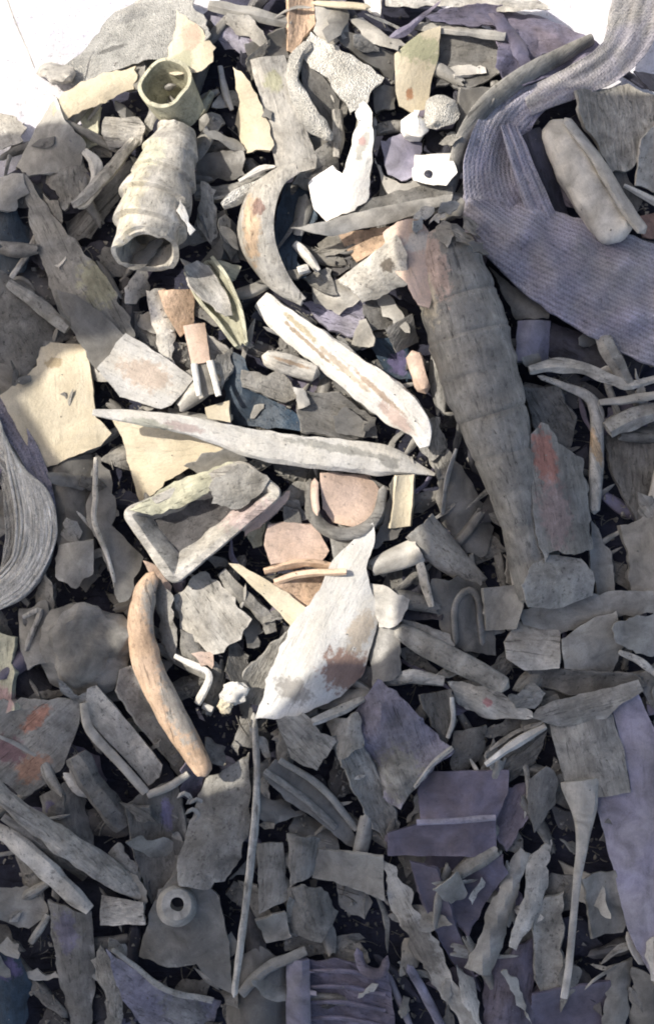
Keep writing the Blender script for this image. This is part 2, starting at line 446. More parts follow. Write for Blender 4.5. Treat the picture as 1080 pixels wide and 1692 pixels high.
# ------------------------------------------------------------------ what lies in the heap, lowest layer first
Q = []
_sid = [100]
def sid(): _sid[0] += 1; return _sid[0]
def pmat(code, b, patches, **kw):
    """material with stains or painted shade at plan positions, for the built part b"""
    bm, c, ang = b; s = U*.92; out = []
    for (x, y, rx, ry, col) in patches:
        dx, dy = x-c[0], y-c[1]; ca, sa = math.cos(-ang), math.sin(-ang)
        X, Y = dx*ca-dy*sa, dx*sa+dy*ca
        if abs(math.sin(ang)) > .7: rx, ry = ry, rx
        out.append((X*s, -Y*s, rx*s, ry*s, col))
    d = dict(PAL[code]); d.update(kw)
    return make_mat('stained_shaded_scrap', patches=out, **d)
LK = ('lift', 'pct', 'fit', 'tilt', 'sink', 'z', 'clip')
def split(kw): return {k: kw.pop(k) for k in list(kw) if k in LK}
NAMECAT = {'horn_shard': 'horn shard', 'bone_shard': 'bone shard'}
def S(L, desc, code, pts, name='horn_shard', patches=None, own=None, **kw):
    def f():
        sd = sid(); lk = split(kw)
        q = np.array(pts, float); g = 1.08 if q[:, 1].mean() > 900 and L < 7 else 1.03
        b = shard([tuple(v) for v in q.mean(0)+(q-q.mean(0))*g], seed=sd, **kw)
        m = pmat(code, b, patches) if patches else mat(code)
        add(name, [(name, b, m)], desc, seed=sd, own=own, **lk)
    Q.append((L, f))
def D(L, desc, code, path, name='horn_splinter', patches=None, own=None, **kw):
    def f():
        sd = sid(); lk = split(kw)
        if name in ('horn_splinter', 'horn_bar', 'horn_lath', 'horn_peg', 'bone_splinter', 'horn_strip', 'horn_stick') and 'n' not in kw:
            kw['n'] = random.Random(sd).choice((5, 6, 7)); kw.setdefault('end', 'cut'); kw['rough'] = max(kw.get('rough', .1), .22)
        b = rod(path, seed=sd, **kw)
        m = pmat(code, b, patches) if patches else mat(code)
        add(name, [(name, b, m)], desc, seed=sd, own=own, **lk)
    Q.append((L, f))
def T(L, desc, code, path, name='horn_tube', own=None, **kw):
    def f():
        sd = sid(); lk = split(kw); b = tube(path, seed=sd, **kw); add(name, [(name, b, mat(code))], desc, seed=sd, own=own, **lk)
    Q.append((L, f))
def B(L, desc, code, x, y, r, name='bone_lump', own=None, **kw):
    def f():
        sd = sid(); lk = split(kw); b = lump(x, y, r, seed=sd, **kw); add(name, [(name, b, mat(code), 0)], desc, seed=sd, own=own, **lk)
    Q.append((L, f))

WHITE = (.80, .78, .74)
# ---- top left
D(9, "thin grey thread running over the white ground cloth", 'l', [(12,-10,1.2),(24,30,1.2),(42,75,1.3),(56,112,1.2)], name='thread', n=6, z=4)
S(5, "crinkled pale translucent film with dark specks", 's', [(150,0),(235,-25),(310,-20),(318,20),(340,50),(352,85),(335,116),(290,122),(252,114),(225,116),(180,130),(138,150),(108,116),(95,78),(125,34)], name='plastic_film', own="crinkled pale film", bend=16, wob=7, th=4, label=None) if False else None
S(5, "crinkled pale film with dark specks", 's', [(150,0),(235,-25),(310,-20),(318,20),(340,50),(352,85),(335,116),(290,122),(252,114),(225,116),(180,130),(138,150),(108,116),(95,78),(125,34)], name='plastic_film', own="crinkled pale film", bend=14, wob=9, th=4, tilt=(.15,.15), patches=[(240,60,200,100,(.40,.40,.38)),(210,15,30,12,(.3,.3,.29)),(180,82,30,6,(.15,.15,.14))])
S(6, "cream curled rim strip", 'c', [(222,108),(219,146),(180,165),(138,184),(106,205),(92,182),(108,152),(150,130),(190,115)], bend=12)
S(6, "yellowish cream flap", 'c', [(290,8),(306,22),(335,50),(357,82),(353,108),(328,126),(290,126),(268,112),(286,62)], bend=14, wob=5, th=4, patches=[(315,60,20,30,(.52,.40,.31)),(300,105,25,18,(.42,.42,.30))], name='plastic_film')
D(6, "small grey knuckle piece", 'l', [(58,118,9),(80,115,17),(105,125,20),(122,140,12)], name='bone_knuckle', rough=.3)
S(4, "dark blue chip", 'n', [(95,70),(116,74),(114,108),(92,104)])
S(3, "dark diagonal edge strip", 'd', [(160,0),(175,0),(110,80),(95,72)])
T(5, "upright grey cup end with dark core", 'y', [(302,182,36,-32),(284,158,43,0),(276,146,46,26)], name='horn_cup', wall=7, rough=.08)
D(5, "dark plug painting the shaded cup hole", 'd', [(282,150,11),(280,138,12)], name='hole_shade_plug')  # dark piece painting the shade in the cup's hole
S(4, "greenish tan upright strip", 'y', [(140,172),(166,178),(161,238),(145,246),(134,228)], th=6)
S(5, "pale square plate", 'l', [(174,193),(228,193),(240,212),(232,240),(182,246),(170,222)])
D(5, "white twisted bone splinter", 'w', [(140,250,7),(158,270,11),(160,300,10),(142,332,12),(128,342,6)], name='bone_splinter', rough=.3)
D(5, "pale straight bar", 'l', [(222,222,9),(175,290,12),(140,335,9),(125,345,7)], name='horn_bar', end='cut')
S(4, "dark angular plate", 'd', [(222,262),(220,300),(150,392),(122,400),(106,362),(138,348),(180,300)])
S(5, "folded grey leaf shaped piece", 'g', [(75,190),(95,165),(110,205),(142,240),(128,282),(80,285),(45,290),(25,270),(50,230)], bend=20)
S(4, "grey leaf edge piece", 'g', [(85,200),(120,225),(155,300),(110,350),(75,300)], bend=14)
S(5, "pale grey rounded slab", 'l', [(-20,178),(20,190),(46,213),(42,238),(0,250),(-20,250)])
S(5, "grey blunt chunk", 'g', [(-15,290),(40,290),(50,320),(20,352),(-15,345)], th=16)
S(6, "long grey spear shaped plate", 'g', [(42,290),(62,320),(110,385),(152,430),(182,470),(222,550),(218,600),(185,632),(160,600),(130,560),(95,510),(70,430),(50,370)], bend=18, own=None, patches=[(165,470,30,45,(.42,.40,.28))], tilt=(.1,0))
S(7, "dark creased flap on the spear plate", 'd', [(98,482),(130,492),(175,525),(212,560),(180,590),(160,612),(128,560)], bend=10)
D(4, "thin grey stick", 'l', [(62,378,5),(45,420,6),(22,462,6)], name='horn_stick', end='cut')
S(6, "large dark grey rounded slab", 'd', [(-25,445),(0,450),(40,470),(118,538),(114,556),(66,572),(58,600),(38,632),(0,600),(-25,560)], bend=20)
D(7, "grey painted edge highlight on the dark slab", 'g', [(15,468,8),(60,500,11),(112,544,10)], name='horn_splinter')  # painted highlight along the slab's edge, built as a rod
S(3, "dark lower plate", 'd', [(-20,585),(15,605),(42,628),(25,665),(-20,660)])
S(7, "smooth cream plate with a notched top", 'c', [(60,567),(100,569),(138,572),(148,610),(158,690),(183,715),(165,735),(130,748),(95,765),(66,772),(40,720),(5,655),(35,632),(62,606)], own="notched cream plate", bend=-8, dome=6, tilt=(.0,.08), patches=[(85,592,17,10,(.42,.33,.2))], rough=.8)
S(7, "pinkish white five sided plate", 'w', [(210,553),(240,570),(270,590),(318,625),(282,668),(265,674),(200,655),(165,610)], th=11, rough=.8, tilt=(-.1,.1), bend=5, patches=[(240,620,50,26,(.68,.56,.46))])
# long bone and sheet below it
S(6, "bright cream sheet hanging below the bone", 'c', [(185,690),(300,715),(400,735),(350,752),(290,785),(230,830),(215,775),(205,730)], bend=8, th=5, z=None, lift=8)
D(8, "long pale bone tapering at both ends", 'w', [(162,685,6),(215,690,11),(290,700,15),(350,714,19),(420,733,25),(500,745,27),(580,752,28),(645,760,25),(690,773,11),(722,783,3)], name='long_bone', own="long pale bone", flat=.6, n=9, end='cut', rough=.09, lift=3, patches=[(290,705,40,8,(.56,.46,.43)),(230,700,40,8,(.5,.5,.42)),(560,740,90,8,(.45,.44,.40)),(660,765,20,12,(.4,.39,.36))])
S(9, "dark grey chip lying under the long bone", 'd', [(312,765),(350,750),(400,733),(412,752),(392,770),(345,776)], pct=60) if False else None
S(6, "grey shaded flap", 'g', [(305,770),(350,748),(402,742),(408,762),(380,775),(335,785)])
# frame pieces
S(5, "pale ribbed upright plate", 'l', [(242,482),(270,478),(290,540),(288,640),(275,600),(262,575),(250,530)], bend=14)
S(6, "tan panel", 't', [(264,483),(320,478),(320,535),(298,556),(276,520)], rough=.7, th=7)
def frame_piece():
    sd = sid()
    parts = [('panel', shard([(302,538),(338,532),(348,598),(318,604)], seed=sd, th=9, rough=.5, bend=4), mat('k')),
             ('prong', rod([(320,600,6),(330,655,5)], seed=1, end='cut'), mat('w')),
             ('prong', rod([(346,595,6),(362,655,5)], seed=2, end='cut'), mat('w'))]
    add('forked_plate', parts, "pink plate with two white prongs", seed=sd, tilt=(0,.1))
Q.append((7, frame_piece))
S(5, "dark core between prongs", 'b', [(318,605),(345,600),(355,650),(330,660)])
S(4, "brown grey lump", 'b', [(290,620),(322,610),(332,662),(290,668)])
T(7, "half pipe leaf of greenish horn", 'y', [(330,440,28),(350,475,33),(378,520,26),(400,572,12)], name='horn_gutter', arc=(170,372), wall=6, tilt=(0,0), lift=6)
S(8, "pale tongue of horn", 'l', [(306,440),(325,430),(345,440),(372,482),(384,520),(372,522),(340,498),(314,470)], bend=-9, th=5)
S(6, "green grey tip", 'y', [(350,432),(398,440),(388,462),(370,470)], th=5)
S(8, "small cream block", 'c', [(340,674),(378,661),(381,698),(345,692)], th=14, rough=.5)
S(2, "teal plastic scrap", 'e', [(362,570),(400,590),(430,650),(497,690),(497,712),(385,700),(370,640)], name='coloured_scrap', wob=10, th=3, own=None)
S(2, "teal plastic scrap", 'e', [(-20,340),(30,350),(60,400),(40,450),(-20,455)], name='coloured_scrap', wob=10, th=3)
S(2, "navy piece painting a shaded gap", 'n', [(60,265),(150,290),(150,350),(90,350)], name='coloured_scrap', wob=8, th=3)
D(7, "rounded ringed horn segment", 'g', [(0,0,1),(0,0,1)]) if False else None
def ring_tube():
    sd = sid()
    b = tube([(290,212,34,-34),(280,255,44,-14),(264,315,57,2),(252,365,58,16),(246,408,52,30),(246,424,50,38)], wall=8, seed=sd, rings=.15, ring_step=44, jag=9, n=40, rough=.1)
    m = pmat('l', b, [(225,330,22,90,(.50,.46,.36)),(250,250,30,30,(.5,.49,.38))], dark=.6)
    plug = shard([(213,445),(222,420),(262,392),(272,398),(258,420),(232,446)], seed=5, th=6, bend=4)
    b[0].verts.ensure_lookup_table()
    for v in plug[0].verts: v.co.z += 6
    add('horn_tube', [('tube', b, m), ('infill', plug, mat('d'))], "ringed hollow horn tube open at its lower end", seed=sd, own="ringed horn tube", tilt=(0,0), fit=.3, lift=10)  # dark shard paints the shaded slash inside the tube mouth
Q.append((7, ring_tube))
S(8, "torn pale rim sliver", 'w', [(298,330),(322,378),(314,388),(292,350)], th=4)
# gap fillers under tube
S(3, "dark plate with a small hole", 'd', [(320,250),(402,252),(404,290),(330,300)])
D(4, "grey ribbed bar", 'g', [(322,318,14),(370,320,14),(440,300,12)], name='horn_bar')
D(5, "mottled white splinter", 's', [(368,342,9),(400,322,13),(448,290,8)], name='bone_splinter', rough=.35)
D(5, "white thin splinter", 'w', [(395,300,4),(430,280,6),(455,275,3)], name='bone_splinter', rough=.3)
S(4, "dark grey wedge", 'd', [(330,360),(372,350),(395,430),(360,430)])
D(4, "striped pale splinter", 'l', [(310,190,5),(335,165,8),(362,150,5)], name='horn_splinter')
D(4, "greenish splinter", 'y', [(300,200,6),(330,185,9),(350,150,6)], name='horn_splinter')
D(5, "thin white strip", 'w', [(362,105,5),(372,150,6),(384,185,4)], name='horn_splinter')
D(4, "grey crumbly bit", 'g', [(330,215,10),(352,200,12),(372,205,8)], name='horn_crumb', rough=.5)
# ---- top middle
S(3, "lilac flat scrap", 'm', [(350,28),(420,42),(427,72),(405,88),(372,80)], name='coloured_scrap', patches=[(427,50,6,22,(.45,.2,.24))])
D(4, "grey round bar", 'g', [(345,8,11),(410,22,13),(482,38,12)], name='horn_bar', end='cut')
S(3, "dark wedge", 'd', [(405,75),(470,50),(478,95),(430,98),(410,92)])
S(4, "tan upright strip", 't', [(478,-15),(515,-15),(520,40),(500,62),(490,90),(476,85)], th=9, rough=.6)
S(4, "grey flat plate", 'l', [(520,15),(575,22),(574,62),(540,78),(518,50)])
D(5, "cream thin rim", 'c', [(515,2,5),(560,8,7),(612,14,6)], name='horn_arc')
S(4, "pale curled chip", 'l', [(578,32),(600,24),(640,60),(672,76),(655,88),(606,72)], bend=12)
S(3, "dark torn plate", 'd', [(548,55),(600,65),(655,90),(648,132),(618,110),(570,80)])
S(3, "grey upper strip", 'l', [(640,-12),(880,-12),(905,15),(830,22),(740,16),(640,18)])
S(4, "white corner chip", 'w', [(600,-8),(632,-8),(628,28),(612,18)])
S(5, "broad pale grey board", 'l', [(415,104),(470,96),(476,112),(490,160),(502,205),(522,258),(520,276),(465,292),(455,270),(440,210),(427,150)], th=9, rough=.8, bend=6, patches=[(450,130,18,18,(.42,.41,.28))])
S(5, "ivory split strip", 'c', [(386,116),(400,125),(425,160),(437,192),(452,240),(446,249),(400,246),(388,200),(397,170)], bend=14)
def arch_bone():
    sd = sid()
    parts = [('plate', shard([(513,48),(545,72),(600,105),(634,130),(616,150),(600,182),(578,192),(560,165),(535,128),(512,112),(500,92)], seed=sd, th=12, bend=10, wob=5, rough=2.5), mat('s')),
             ('limb', rod([(512,62,9),(490,92,11),(484,130,12),(500,172,15),(522,208,16),(548,238,9)], seed=sd+1, rough=.3, flat=.7), mat('s'))]
    add('porous_bone', parts, "arched porous bone with a pale honeycomb face", seed=sd, own="porous arched bone")
Q.append((6, arch_bone))
S(4, "grey hollow wall", 'd', [(500,100),(530,125),(560,165),(555,222),(520,190),(500,150)])
D(6, "green grey leg of bone", 'l', [(556,180,9),(560,220,10),(556,262,7)], name='bone_splinter')
S(7, "bright white hooked bone", 'W', [(590,182),(600,172),(613,190),(615,240),(608,325),(585,347),(540,366),(520,345),(511,300),(550,275),(568,292),(582,240)], name='hooked_bone', own="white hooked bone", bend=16, th=14, rough=2.2, patches=[(600,240,10,30,(.45,.43,.38)),(600,232,8,8,(.5,.33,.3))])
def ring_slice():
    sd = sid()
    b = tube([(492,284,14),(462,302,24),(440,340,38),(434,385,42),(448,430,34),(472,468,22),(502,496,10)], wall=8, arc=(-50,118), flat=.9, seed=sd, rough=.08, jag=3)
    add('horn_ring', [('horn_ring', b, pmat('l', b, [(412,380,16,60,(.55,.40,.27)),(425,345,12,14,(.2,.12,.1))]))], "open horn ring slice with a tan inner face", seed=sd, own="horn ring slice", lift=2, tilt=(.1,0))
Q.append((6, ring_slice))
S(2, "dark teal piece painting shade behind the ring", 'e', [(470,300),(500,292),(522,365),(500,385),(490,430),(505,460),(470,450),(452,385)], name='coloured_scrap', th=3)  # dark sheet painting the shade inside the ring
S(7, "long thin pale blade", 'l', [(485,380),(520,373),(620,345),(700,328),(745,320),(742,333),(640,368),(545,390)], name='horn_sliver', th=5, bend=4, rough=.8)
S(6, "dark grey strip", 'd', [(540,360),(620,325),(700,305),(745,310),(745,322),(640,348)])
S(5, "grey twig fork", 'l', [(620,262),(636,290),(660,303),(700,300),(745,318),(700,322),(650,330),(636,310)], th=6)
D(6, "white narrow chip", 'w', [(486,402,7),(505,420,9),(526,448,5)], name='bone_splinter')
D(6, "white stub chip", 'w', [(492,448,8),(510,442,9)], name='bone_splinter')
S(6, "tan wedge plate", 't', [(560,388),(640,376),(652,396),(590,432),(572,410)], rough=.8)
S(5, "yellow folded tab with painted green shade", 'c', [(652,92),(690,62),(726,48),(722,100),(712,132),(706,176),(680,182),(660,172),(654,150)], own="yellow folded tab", name='horn_tab', th=6, rough=.5, bend=4, tilt=(-.1,-.1), patches=[(690,78,45,26,(.42,.42,.27)),(674,158,9,9,(.4,.2,.1))])  # green upper patch paints the shade on the tab's top
D(6, "bright white chipped lump", 'W', [(662,200,12),(690,212,24),(706,200,20)], name='bone_lump', rough=.45)
D(7, "white pitted bone end", 's', [(702,212,14),(730,182,24),(752,165,19)], name='bone_end', rough=.4)
S(5, "violet flat chip", 'm', [(630,232),(662,220),(697,235),(692,290),(662,302),(640,290)])
def hole_block():
    sd = sid()
    add('holed_block', [('block', shard([(685,253),(745,250),(753,290),(735,312),(700,306),(682,300)], seed=sd, th=18, rough=1), mat('w')),
                        ('bore_shade', (lambda q: [setattr(v.co, 'z', v.co.z+1.5) for v in q[0].verts] and q)(lump(707, 287, 7, seed=2, amp=.1, sq=.5, sub=3)), mat('n'), 0)], "pale block with a hole painted dark", seed=sd)  # dark lump painted on as the shade of a hole
Q.append((6, hole_block))
S(4, "small dark box chip", 'd', [(614,145),(650,145),(652,178),(620,186)])
D(5, "rubbly white crumb", 's', [(735,235,12),(760,228,13)], name='bone_crumb', rough=.5)
D(4, "rubbly grey crumb", 'g', [(700,340,14),(740,345,18),(770,350,12)], name='horn_crumb', rough=.6)
D(5, "rubbly grey crumb", 'b', [(650,345,10),(690,350,12)], name='horn_crumb', rough=.5)
S(4, "pale small plate", 'l', [(735,108),(800,112),(802,122),(750,128)])
S(3, "dark broad plate", 'd', [(725,55),(820,65),(828,120),(770,150),(722,140)])
D(4, "grey bar across the top", 'g', [(680,35,9),(740,48,10),(832,66,9)], name='horn_bar')
S(3, "dark brown rubble plate", 'd', [(760,150),(830,150),(830,200),(790,240),(755,240)])
D(4, "dark crumb", 'b', [(780,175,12),(800,200,14)], name='horn_crumb', rough=.5)
D(4, "grey crumb", 'b', [(815,160,9),(780,215,10)], name='horn_crumb', rough=.5)
# purple bag
S(3, "dark purple crumpled bag with soft folds", 'p', [(805,25),(840,12),(900,20),(935,32),(1005,80),(960,104),(900,132),(842,155),(815,122),(820,90)], name='plastic_bag', wob=14, th=3, bend=10)
S(4, "dark purple peaked flap", 'p', [(700,30),(760,12),(830,3),(834,42),(780,48),(720,40)], name='plastic_bag', wob=8, th=3)
S(4, "purple folded strip", 'p', [(805,28),(835,32),(870,70),(880,112),(862,112),(838,70)], name='plastic_bag', wob=5, th=3, bend=12)
# rim of the sack
Q.append((5, lambda: (lambda b: add('rolled_strip', [('rolled_strip', b, mat('g'))], "grey brown rolled strip along the strap", lift=0, seed=3))(ribbon([(985,52,8,0),(925,88,12,2),(858,130,14,4),(800,178,14,4),(762,240,14,3),(742,315,10,0)], wob=3, th=6, sag=6))))
# ---- right top
S(4, "broad grey board with frayed edge", 'g', [(950,155),(1040,135),(1095,170),(1075,230),(1035,282),(1000,292),(985,240),(958,200)], th=8)
S(5, "navy strip", 'n', [(1045,120),(1090,120),(1090,165),(1070,150)])
S(4, "pale upright plate", 'l', [(1055,235),(1095,190),(1095,315),(1050,305)])
S(3, "dark leaf in the hollow", 'd', [(1015,250),(1038,300),(1062,330),(1040,372),(1008,330)])
D(6, "thin white stick at the frame edge", 'w', [(1028,308,4),(1060,322,6),(1095,338,7)], name='horn_stick')
S(4, "tan red chip", 'r', [(1045,362),(1095,350),(1095,400),(1060,392)])
D(5, "round ended pale horn finger", 'l', [(912,195,25),(940,255,33),(975,320,35),(1025,400,34)], name='horn_finger', rough=.08, ridge=.04, own=None)
D(6, "ridged pale horn finger", 'l', [(935,190,9),(985,260,12),(1030,345,14),(1060,390,12)], name='horn_finger', rough=.1)
S(2, "navy scrap below strap", 'n', [(860,230),(890,215),(940,350),(890,350)], name='coloured_scrap')
def strap():
    sd = 900
    M1 = make_mat('strap_weave', (.46,.44,.545), weave=.8, streak=.3, bump=1.0, rough=.8, var=.02, tint=(1.05,1.05,.92), dark=.8, lite=1.12)
    M2 = make_mat('strap_back', (.42,.40,.45), weave=.35, streak=.3, bump=.8, rough=.8, var=.02, tint=(1.05,1.05,.86), dark=.75, lite=1.12)
    loop = ribbon([(905,150,20,20,0),(862,178,32,24,10),(830,222,50,22,25),(816,275,56,20,20),(826,325,58,14,0),(850,356,54,6,0)], th=5, wob=4, seed=4, n=18, folds=3)
    inner = ribbon([(838,205,14,34,20),(850,240,18,38,15),(868,290,20,36,10),(895,352,22,26,0),(915,372,20,14,0)], th=5, wob=3, seed=8, folds=2)
    band = ribbon([(768,318,14,14,20),(800,348,38,30,12),(850,388,62,42,8),(930,432,82,46,4),(1010,470,92,44,0),(1130,520,98,40,0)], th=9, wob=13, seed=6, n=26, sag=22, folds=2.5)
    tail = ribbon([(1075,-60,44,52,0),(1050,10,42,48,0),(1040,55,42,40,10),(1010,100,34,34,25),(955,132,27,32,15),(905,155,24,30,0),(868,170,24,26,0)], th=5, wob=5, seed=7, n=20, folds=2)
    add('woven_strap', [('loop', loop, M1), ('inner_fold', inner, M1), ('band', band, M1), ('tail', tail, M2)], "", label="wide purple woven strap looped over the heap at the right", fit=.35, tilt=(0,0), group=None, cat='strap', pct=80, lift=4)
Q.append((9, strap))
# ---- the great horn
def great_horn():
    sd = sid()
    P = [(714,388,42,0),(730,420,56,2),(750,475,62,4),(770,540,66,5),(788,610,65,6),(810,680,59,6),(830,745,50,4),(846,810,40,2),(860,870,33,0),(874,930,33,-4),(892,985,36,-8)]
    b = rod(P, flat=1.0, n=44, seed=sd, rough=.035, rings=.07, ring_step=62, end='cut')
    m = pmat('g', b, [(700,420,24,70,(.60,.45,.38)),(690,470,14,60,(.62,.55,.42)),(800,620,60,60,(.25,.24,.22))], dark=.7, lite=1.25)
    crown = shard([(632,385),(655,368),(688,358),(715,388),(722,450),(708,510),(690,505),(672,470),(650,440)], seed=31, th=9, bend=14, rough=3)
    for v in crown[0].verts: v.co.z += 50
    mc = pmat('k', crown, [(690,400,25,20,(.66,.6,.52))])
    add('ridged_horn', [('horn_core', b, m), ('torn_base', crown, mc)], "", label="large ridged grey horn lying upright with a torn pink base", cat='horn', seed=sd, fit=.5, tilt=(0,0), pct=75, lift=4)
Q.append((6, great_horn))
_rr = random.Random(4)
for i, (x, y, L_, cd) in enumerate([(735,385,26,'b'),(765,392,24,'b'),(700,352,22,'l'),(778,374,24,'d'),(790,410,20,'d'),(722,362,16,'l'),(740,345,20,'g'),(690,372,16,'s')]):
    a_ = _rr.uniform(0, 6.28); pts_ = [(x+L_*k*math.cos(a_+t_), y+L_*k*.9*math.sin(a_+t_)) for t_, k in zip((0, .5, 1.9, 3.1, 3.6, 5.0), (1.1, .7, .6, 1.0, .8, .6))]
    S(7, ["torn brown rag of horn", "frayed dark rag of horn", "crumbly pale fragment", "grey frayed fragment"][i % 4], cd, pts_, name='horn_crumb', rough=3, wob=6, th=4)
S(7, "oval grey butt end", 'g', [(868,1000),(856,965),(880,930),(915,918),(962,925),(982,945),(982,985),(930,1003)], bend=14)
S(4, "dark brown sliver beside horn", 'd', [(810,440),(842,470),(905,502),(902,527),(852,527),(838,500)])
S(5, "mauve upright tab", 'm', [(855,530),(910,530),(906,597),(850,597)], rough=.6)
S(2, "dark hollow plate", 'n', [(905,530),(990,560),(1000,612),(905,605)])
D(5, "grey slanting bar", 'g', [(988,545,13),(1012,590,15),(1040,640,10)], name='horn_bar')
D(6, "pale branching stick", 'l', [(872,612,8),(915,604,13),(960,608,12),(1010,628,10),(1040,636,8),(1095,622,6)], name='horn_stick', rough=.25)
D(7, "thin hooked white wire like strip", 'l', [(885,622,4),(930,638,6),(968,654,9),(985,680,12),(986,740,12),(984,800,12),(982,850,9)], name='horn_hook', patches=[(984,740,10,40,(.5,.36,.22))])
S(5, "dark grey lapped plate", 'd', [(860,642),(920,640),(950,690),(945,735),(925,752),(885,715)])
S(7, "grey horn slab with rusty red stain", 'g', [(874,722),(892,702),(905,706),(922,735),(968,758),(975,830),(982,905),(940,912),(912,908),(896,925),(886,900),(876,840)], name='stained_slab', own="red stained slab", bend=12, patches=[(898,755,22,58,(.47,.22,.17)),(915,850,30,60,(.40,.31,.29))])
S(6, "grey wedge plate", 'g', [(975,860),(1008,915),(1016,990),(988,990),(975,935)])
D(5, "grey slanted bar", 'g', [(1000,710,17),(1040,690,18),(1100,672,17)], name='horn_bar', end='cut')
S(4, "large dark plate at the frame edge", 'd', [(1000,722),(1095,700),(1095,840),(1050,862),(1012,780)], th=10)
S(5, "pale corner slab", 'g', [(1028,872),(1095,846),(1095,995),(1046,988),(1040,920)], th=12)
D(4, "thin grey crosspiece", 'g', [(1000,630,6),(1028,705,8)], name='horn_stick')
D(4, "thin grey crosspiece", 'g', [(1035,630,6),(1068,700,8)], name='horn_stick')
D(5, "grey short bar", 'g', [(990,665,6),(1040,660,8),(1095,650,7)], name='horn_stick')
S(4, "brown grey broad leaf", 'd', [(738,745),(762,772),(816,870),(802,915),(770,912),(728,860),(722,800)], bend=14)
D(6, "pale thin edge strip", 'l', [(752,742,3),(738,790,5),(732,850,4)], name='horn_splinter')  # pale rod painting the highlight on the leaf's edge
T(6, "pale grooved gutter piece", 'l', [(690,868,30),(735,915,28),(795,965,14)], name='horn_gutter', arc=(10,170), wall=8, flat=.5)
S(5, "arched grey panel", 'd', [(715,960),(800,965),(812,1000),(815,1078),(740,1064),(718,1000)])
D(6, "low raised arch moulding", 'd', [(752,1065,5),(750,1010,6),(758,985,6),(775,975,6),(790,990,6),(794,1030,6),(798,1070,5)], name='horn_arch', sink=6)
S(6, "grey square plate", 'g', [(800,975),(856,968),(860,1000),(850,1036),(806,1040)], rough=.8)
S(6, "pale hexagonal chip", 'l', [(835,1062),(855,1030),(900,1028),(921,1046),(918,1100),(866,1104),(838,1086)], rough=.6, th=10, bend=6)
S(6, "grey long slab", 'g', [(865,1008),(930,988),(1040,978),(1095,980),(1095,1010),(1000,1020),(930,1046),(872,1030)])
S(6, "grey rounded plate", 'g', [(930,1056),(975,1025),(1012,1012),(1032,1060),(1012,1110),(936,1102)], bend=10)
S(6, "grey plate at the edge", 'g', [(1012,1030),(1095,1012),(1095,1085),(1050,1078),(1016,1060)], bend=10)
D(7, "thin pale painted highlight strip", 'l', [(1020,1076,4),(1055,1092,7),(1095,1125,5)], name='horn_splinter')  # pale rod that paints a highlight beside the edge plate
S(5, "flat grey board", 'd', [(865,1104),(1040,1114),(1058,1132),(960,1147),(900,1136)])
S(4, "grey wedge under boards", 'd', [(1040,1120),(1095,1090),(1095,1190),(1070,1160)])
# long tailed flap
def tailed_flap():
    sd = sid()
    flap = shard([(905,1185),(960,1165),(1002,1160),(1030,1240),(1040,1308),(985,1316),(975,1330),(950,1330),(935,1300),(920,1250)], seed=sd, th=8, bend=8, rough=.8)
    band = shard([(868,1184),(912,1158),(980,1142),(1052,1122),(1060,1140),(1020,1165),(1000,1188),(920,1200)], seed=sd+1, th=9, bend=10, rough=1)
    for v in band[0].verts: v.co.z += 8
    tail = rod([(958,1290,34,-2),(964,1335,22,0),(962,1390,11,0),(952,1460,7,0),(944,1540,6.5,0),(938,1600,6.5,0),(930,1648,7,0)], seed=sd, flat=.4, n=8, end='cut', rough=.08)
    add('torn_flap', [('flap', flap, mat('g')), ('band', band, mat('g')), ('tail', tail, mat('l'))], "", label="torn grey flap with a long thin pale tail", cat='flap', seed=sd, fit=.6, tilt=(0,.02), pct=85, lift=4)  # paler colour of the tail paints its highlight
Q.append((8, tailed_flap))
S(7, "long flat purple grey plank", 'm', [(1012,1180),(1022,1150),(1050,1146),(1075,1200),(1095,1240),(1095,1610),(1072,1600),(1035,1530),(1012,1430),(982,1318),(1040,1304),(1030,1250)], name='plank', own="purple plank", th=14, bend=4, rough=.7, tilt=(.1,0))
D(6, "smooth pale finger bone", 'g', [(652,1038,13),(700,1066,19),(770,1100,19),(838,1134,14)], name='finger_bone', rough=.05)
S(5, "grey flat chip", 'g', [(660,1022),(742,1048),(744,1080),(700,1075)])
S(6, "grey bent chip", 'l', [(745,1128),(800,1134),(850,1160),(872,1182),(812,1188),(762,1166)], patches=[(806,1160,9,8,(.42,.2,.2))])
S(7, "grey rounded chip", 'g', [(838,1148),(884,1131),(901,1146),(882,1170),(850,1168)])
S(5, "dark notched plate", 'd', [(695,1150),(742,1140),(752,1190),(736,1232),(714,1200)])
D(6, "thin upright sliver", 'l', [(744,1150,4),(748,1190,5),(740,1222,4)], name='horn_splinter')
D(6, "grey ribbed bar", 'g', [(636,1128,9),(680,1118,13),(732,1124,10)], name='horn_bar', rough=.2)
S(7, "mauve and grey crumpled sheet", 'm', [(625,1125),(648,1140),(672,1162),(722,1215),(748,1240),(716,1262),(690,1290),(660,1332),(640,1322),(625,1280),(600,1230),(588,1180)], name='crumpled_sheet', own="mauve crumpled sheet", wob=15, bend=14, th=4, patches=[(660,1285,42,55,(.30,.29,.25))])
D(7, "thin grey crossing strip", 'l', [(748,1236,4),(715,1262,5),(684,1300,4)], name='horn_splinter')
S(5, "grey slab with ragged edge", 'g', [(552,1220),(590,1208),(622,1280),(652,1340),(660,1375),(640,1392),(602,1340),(580,1290)])
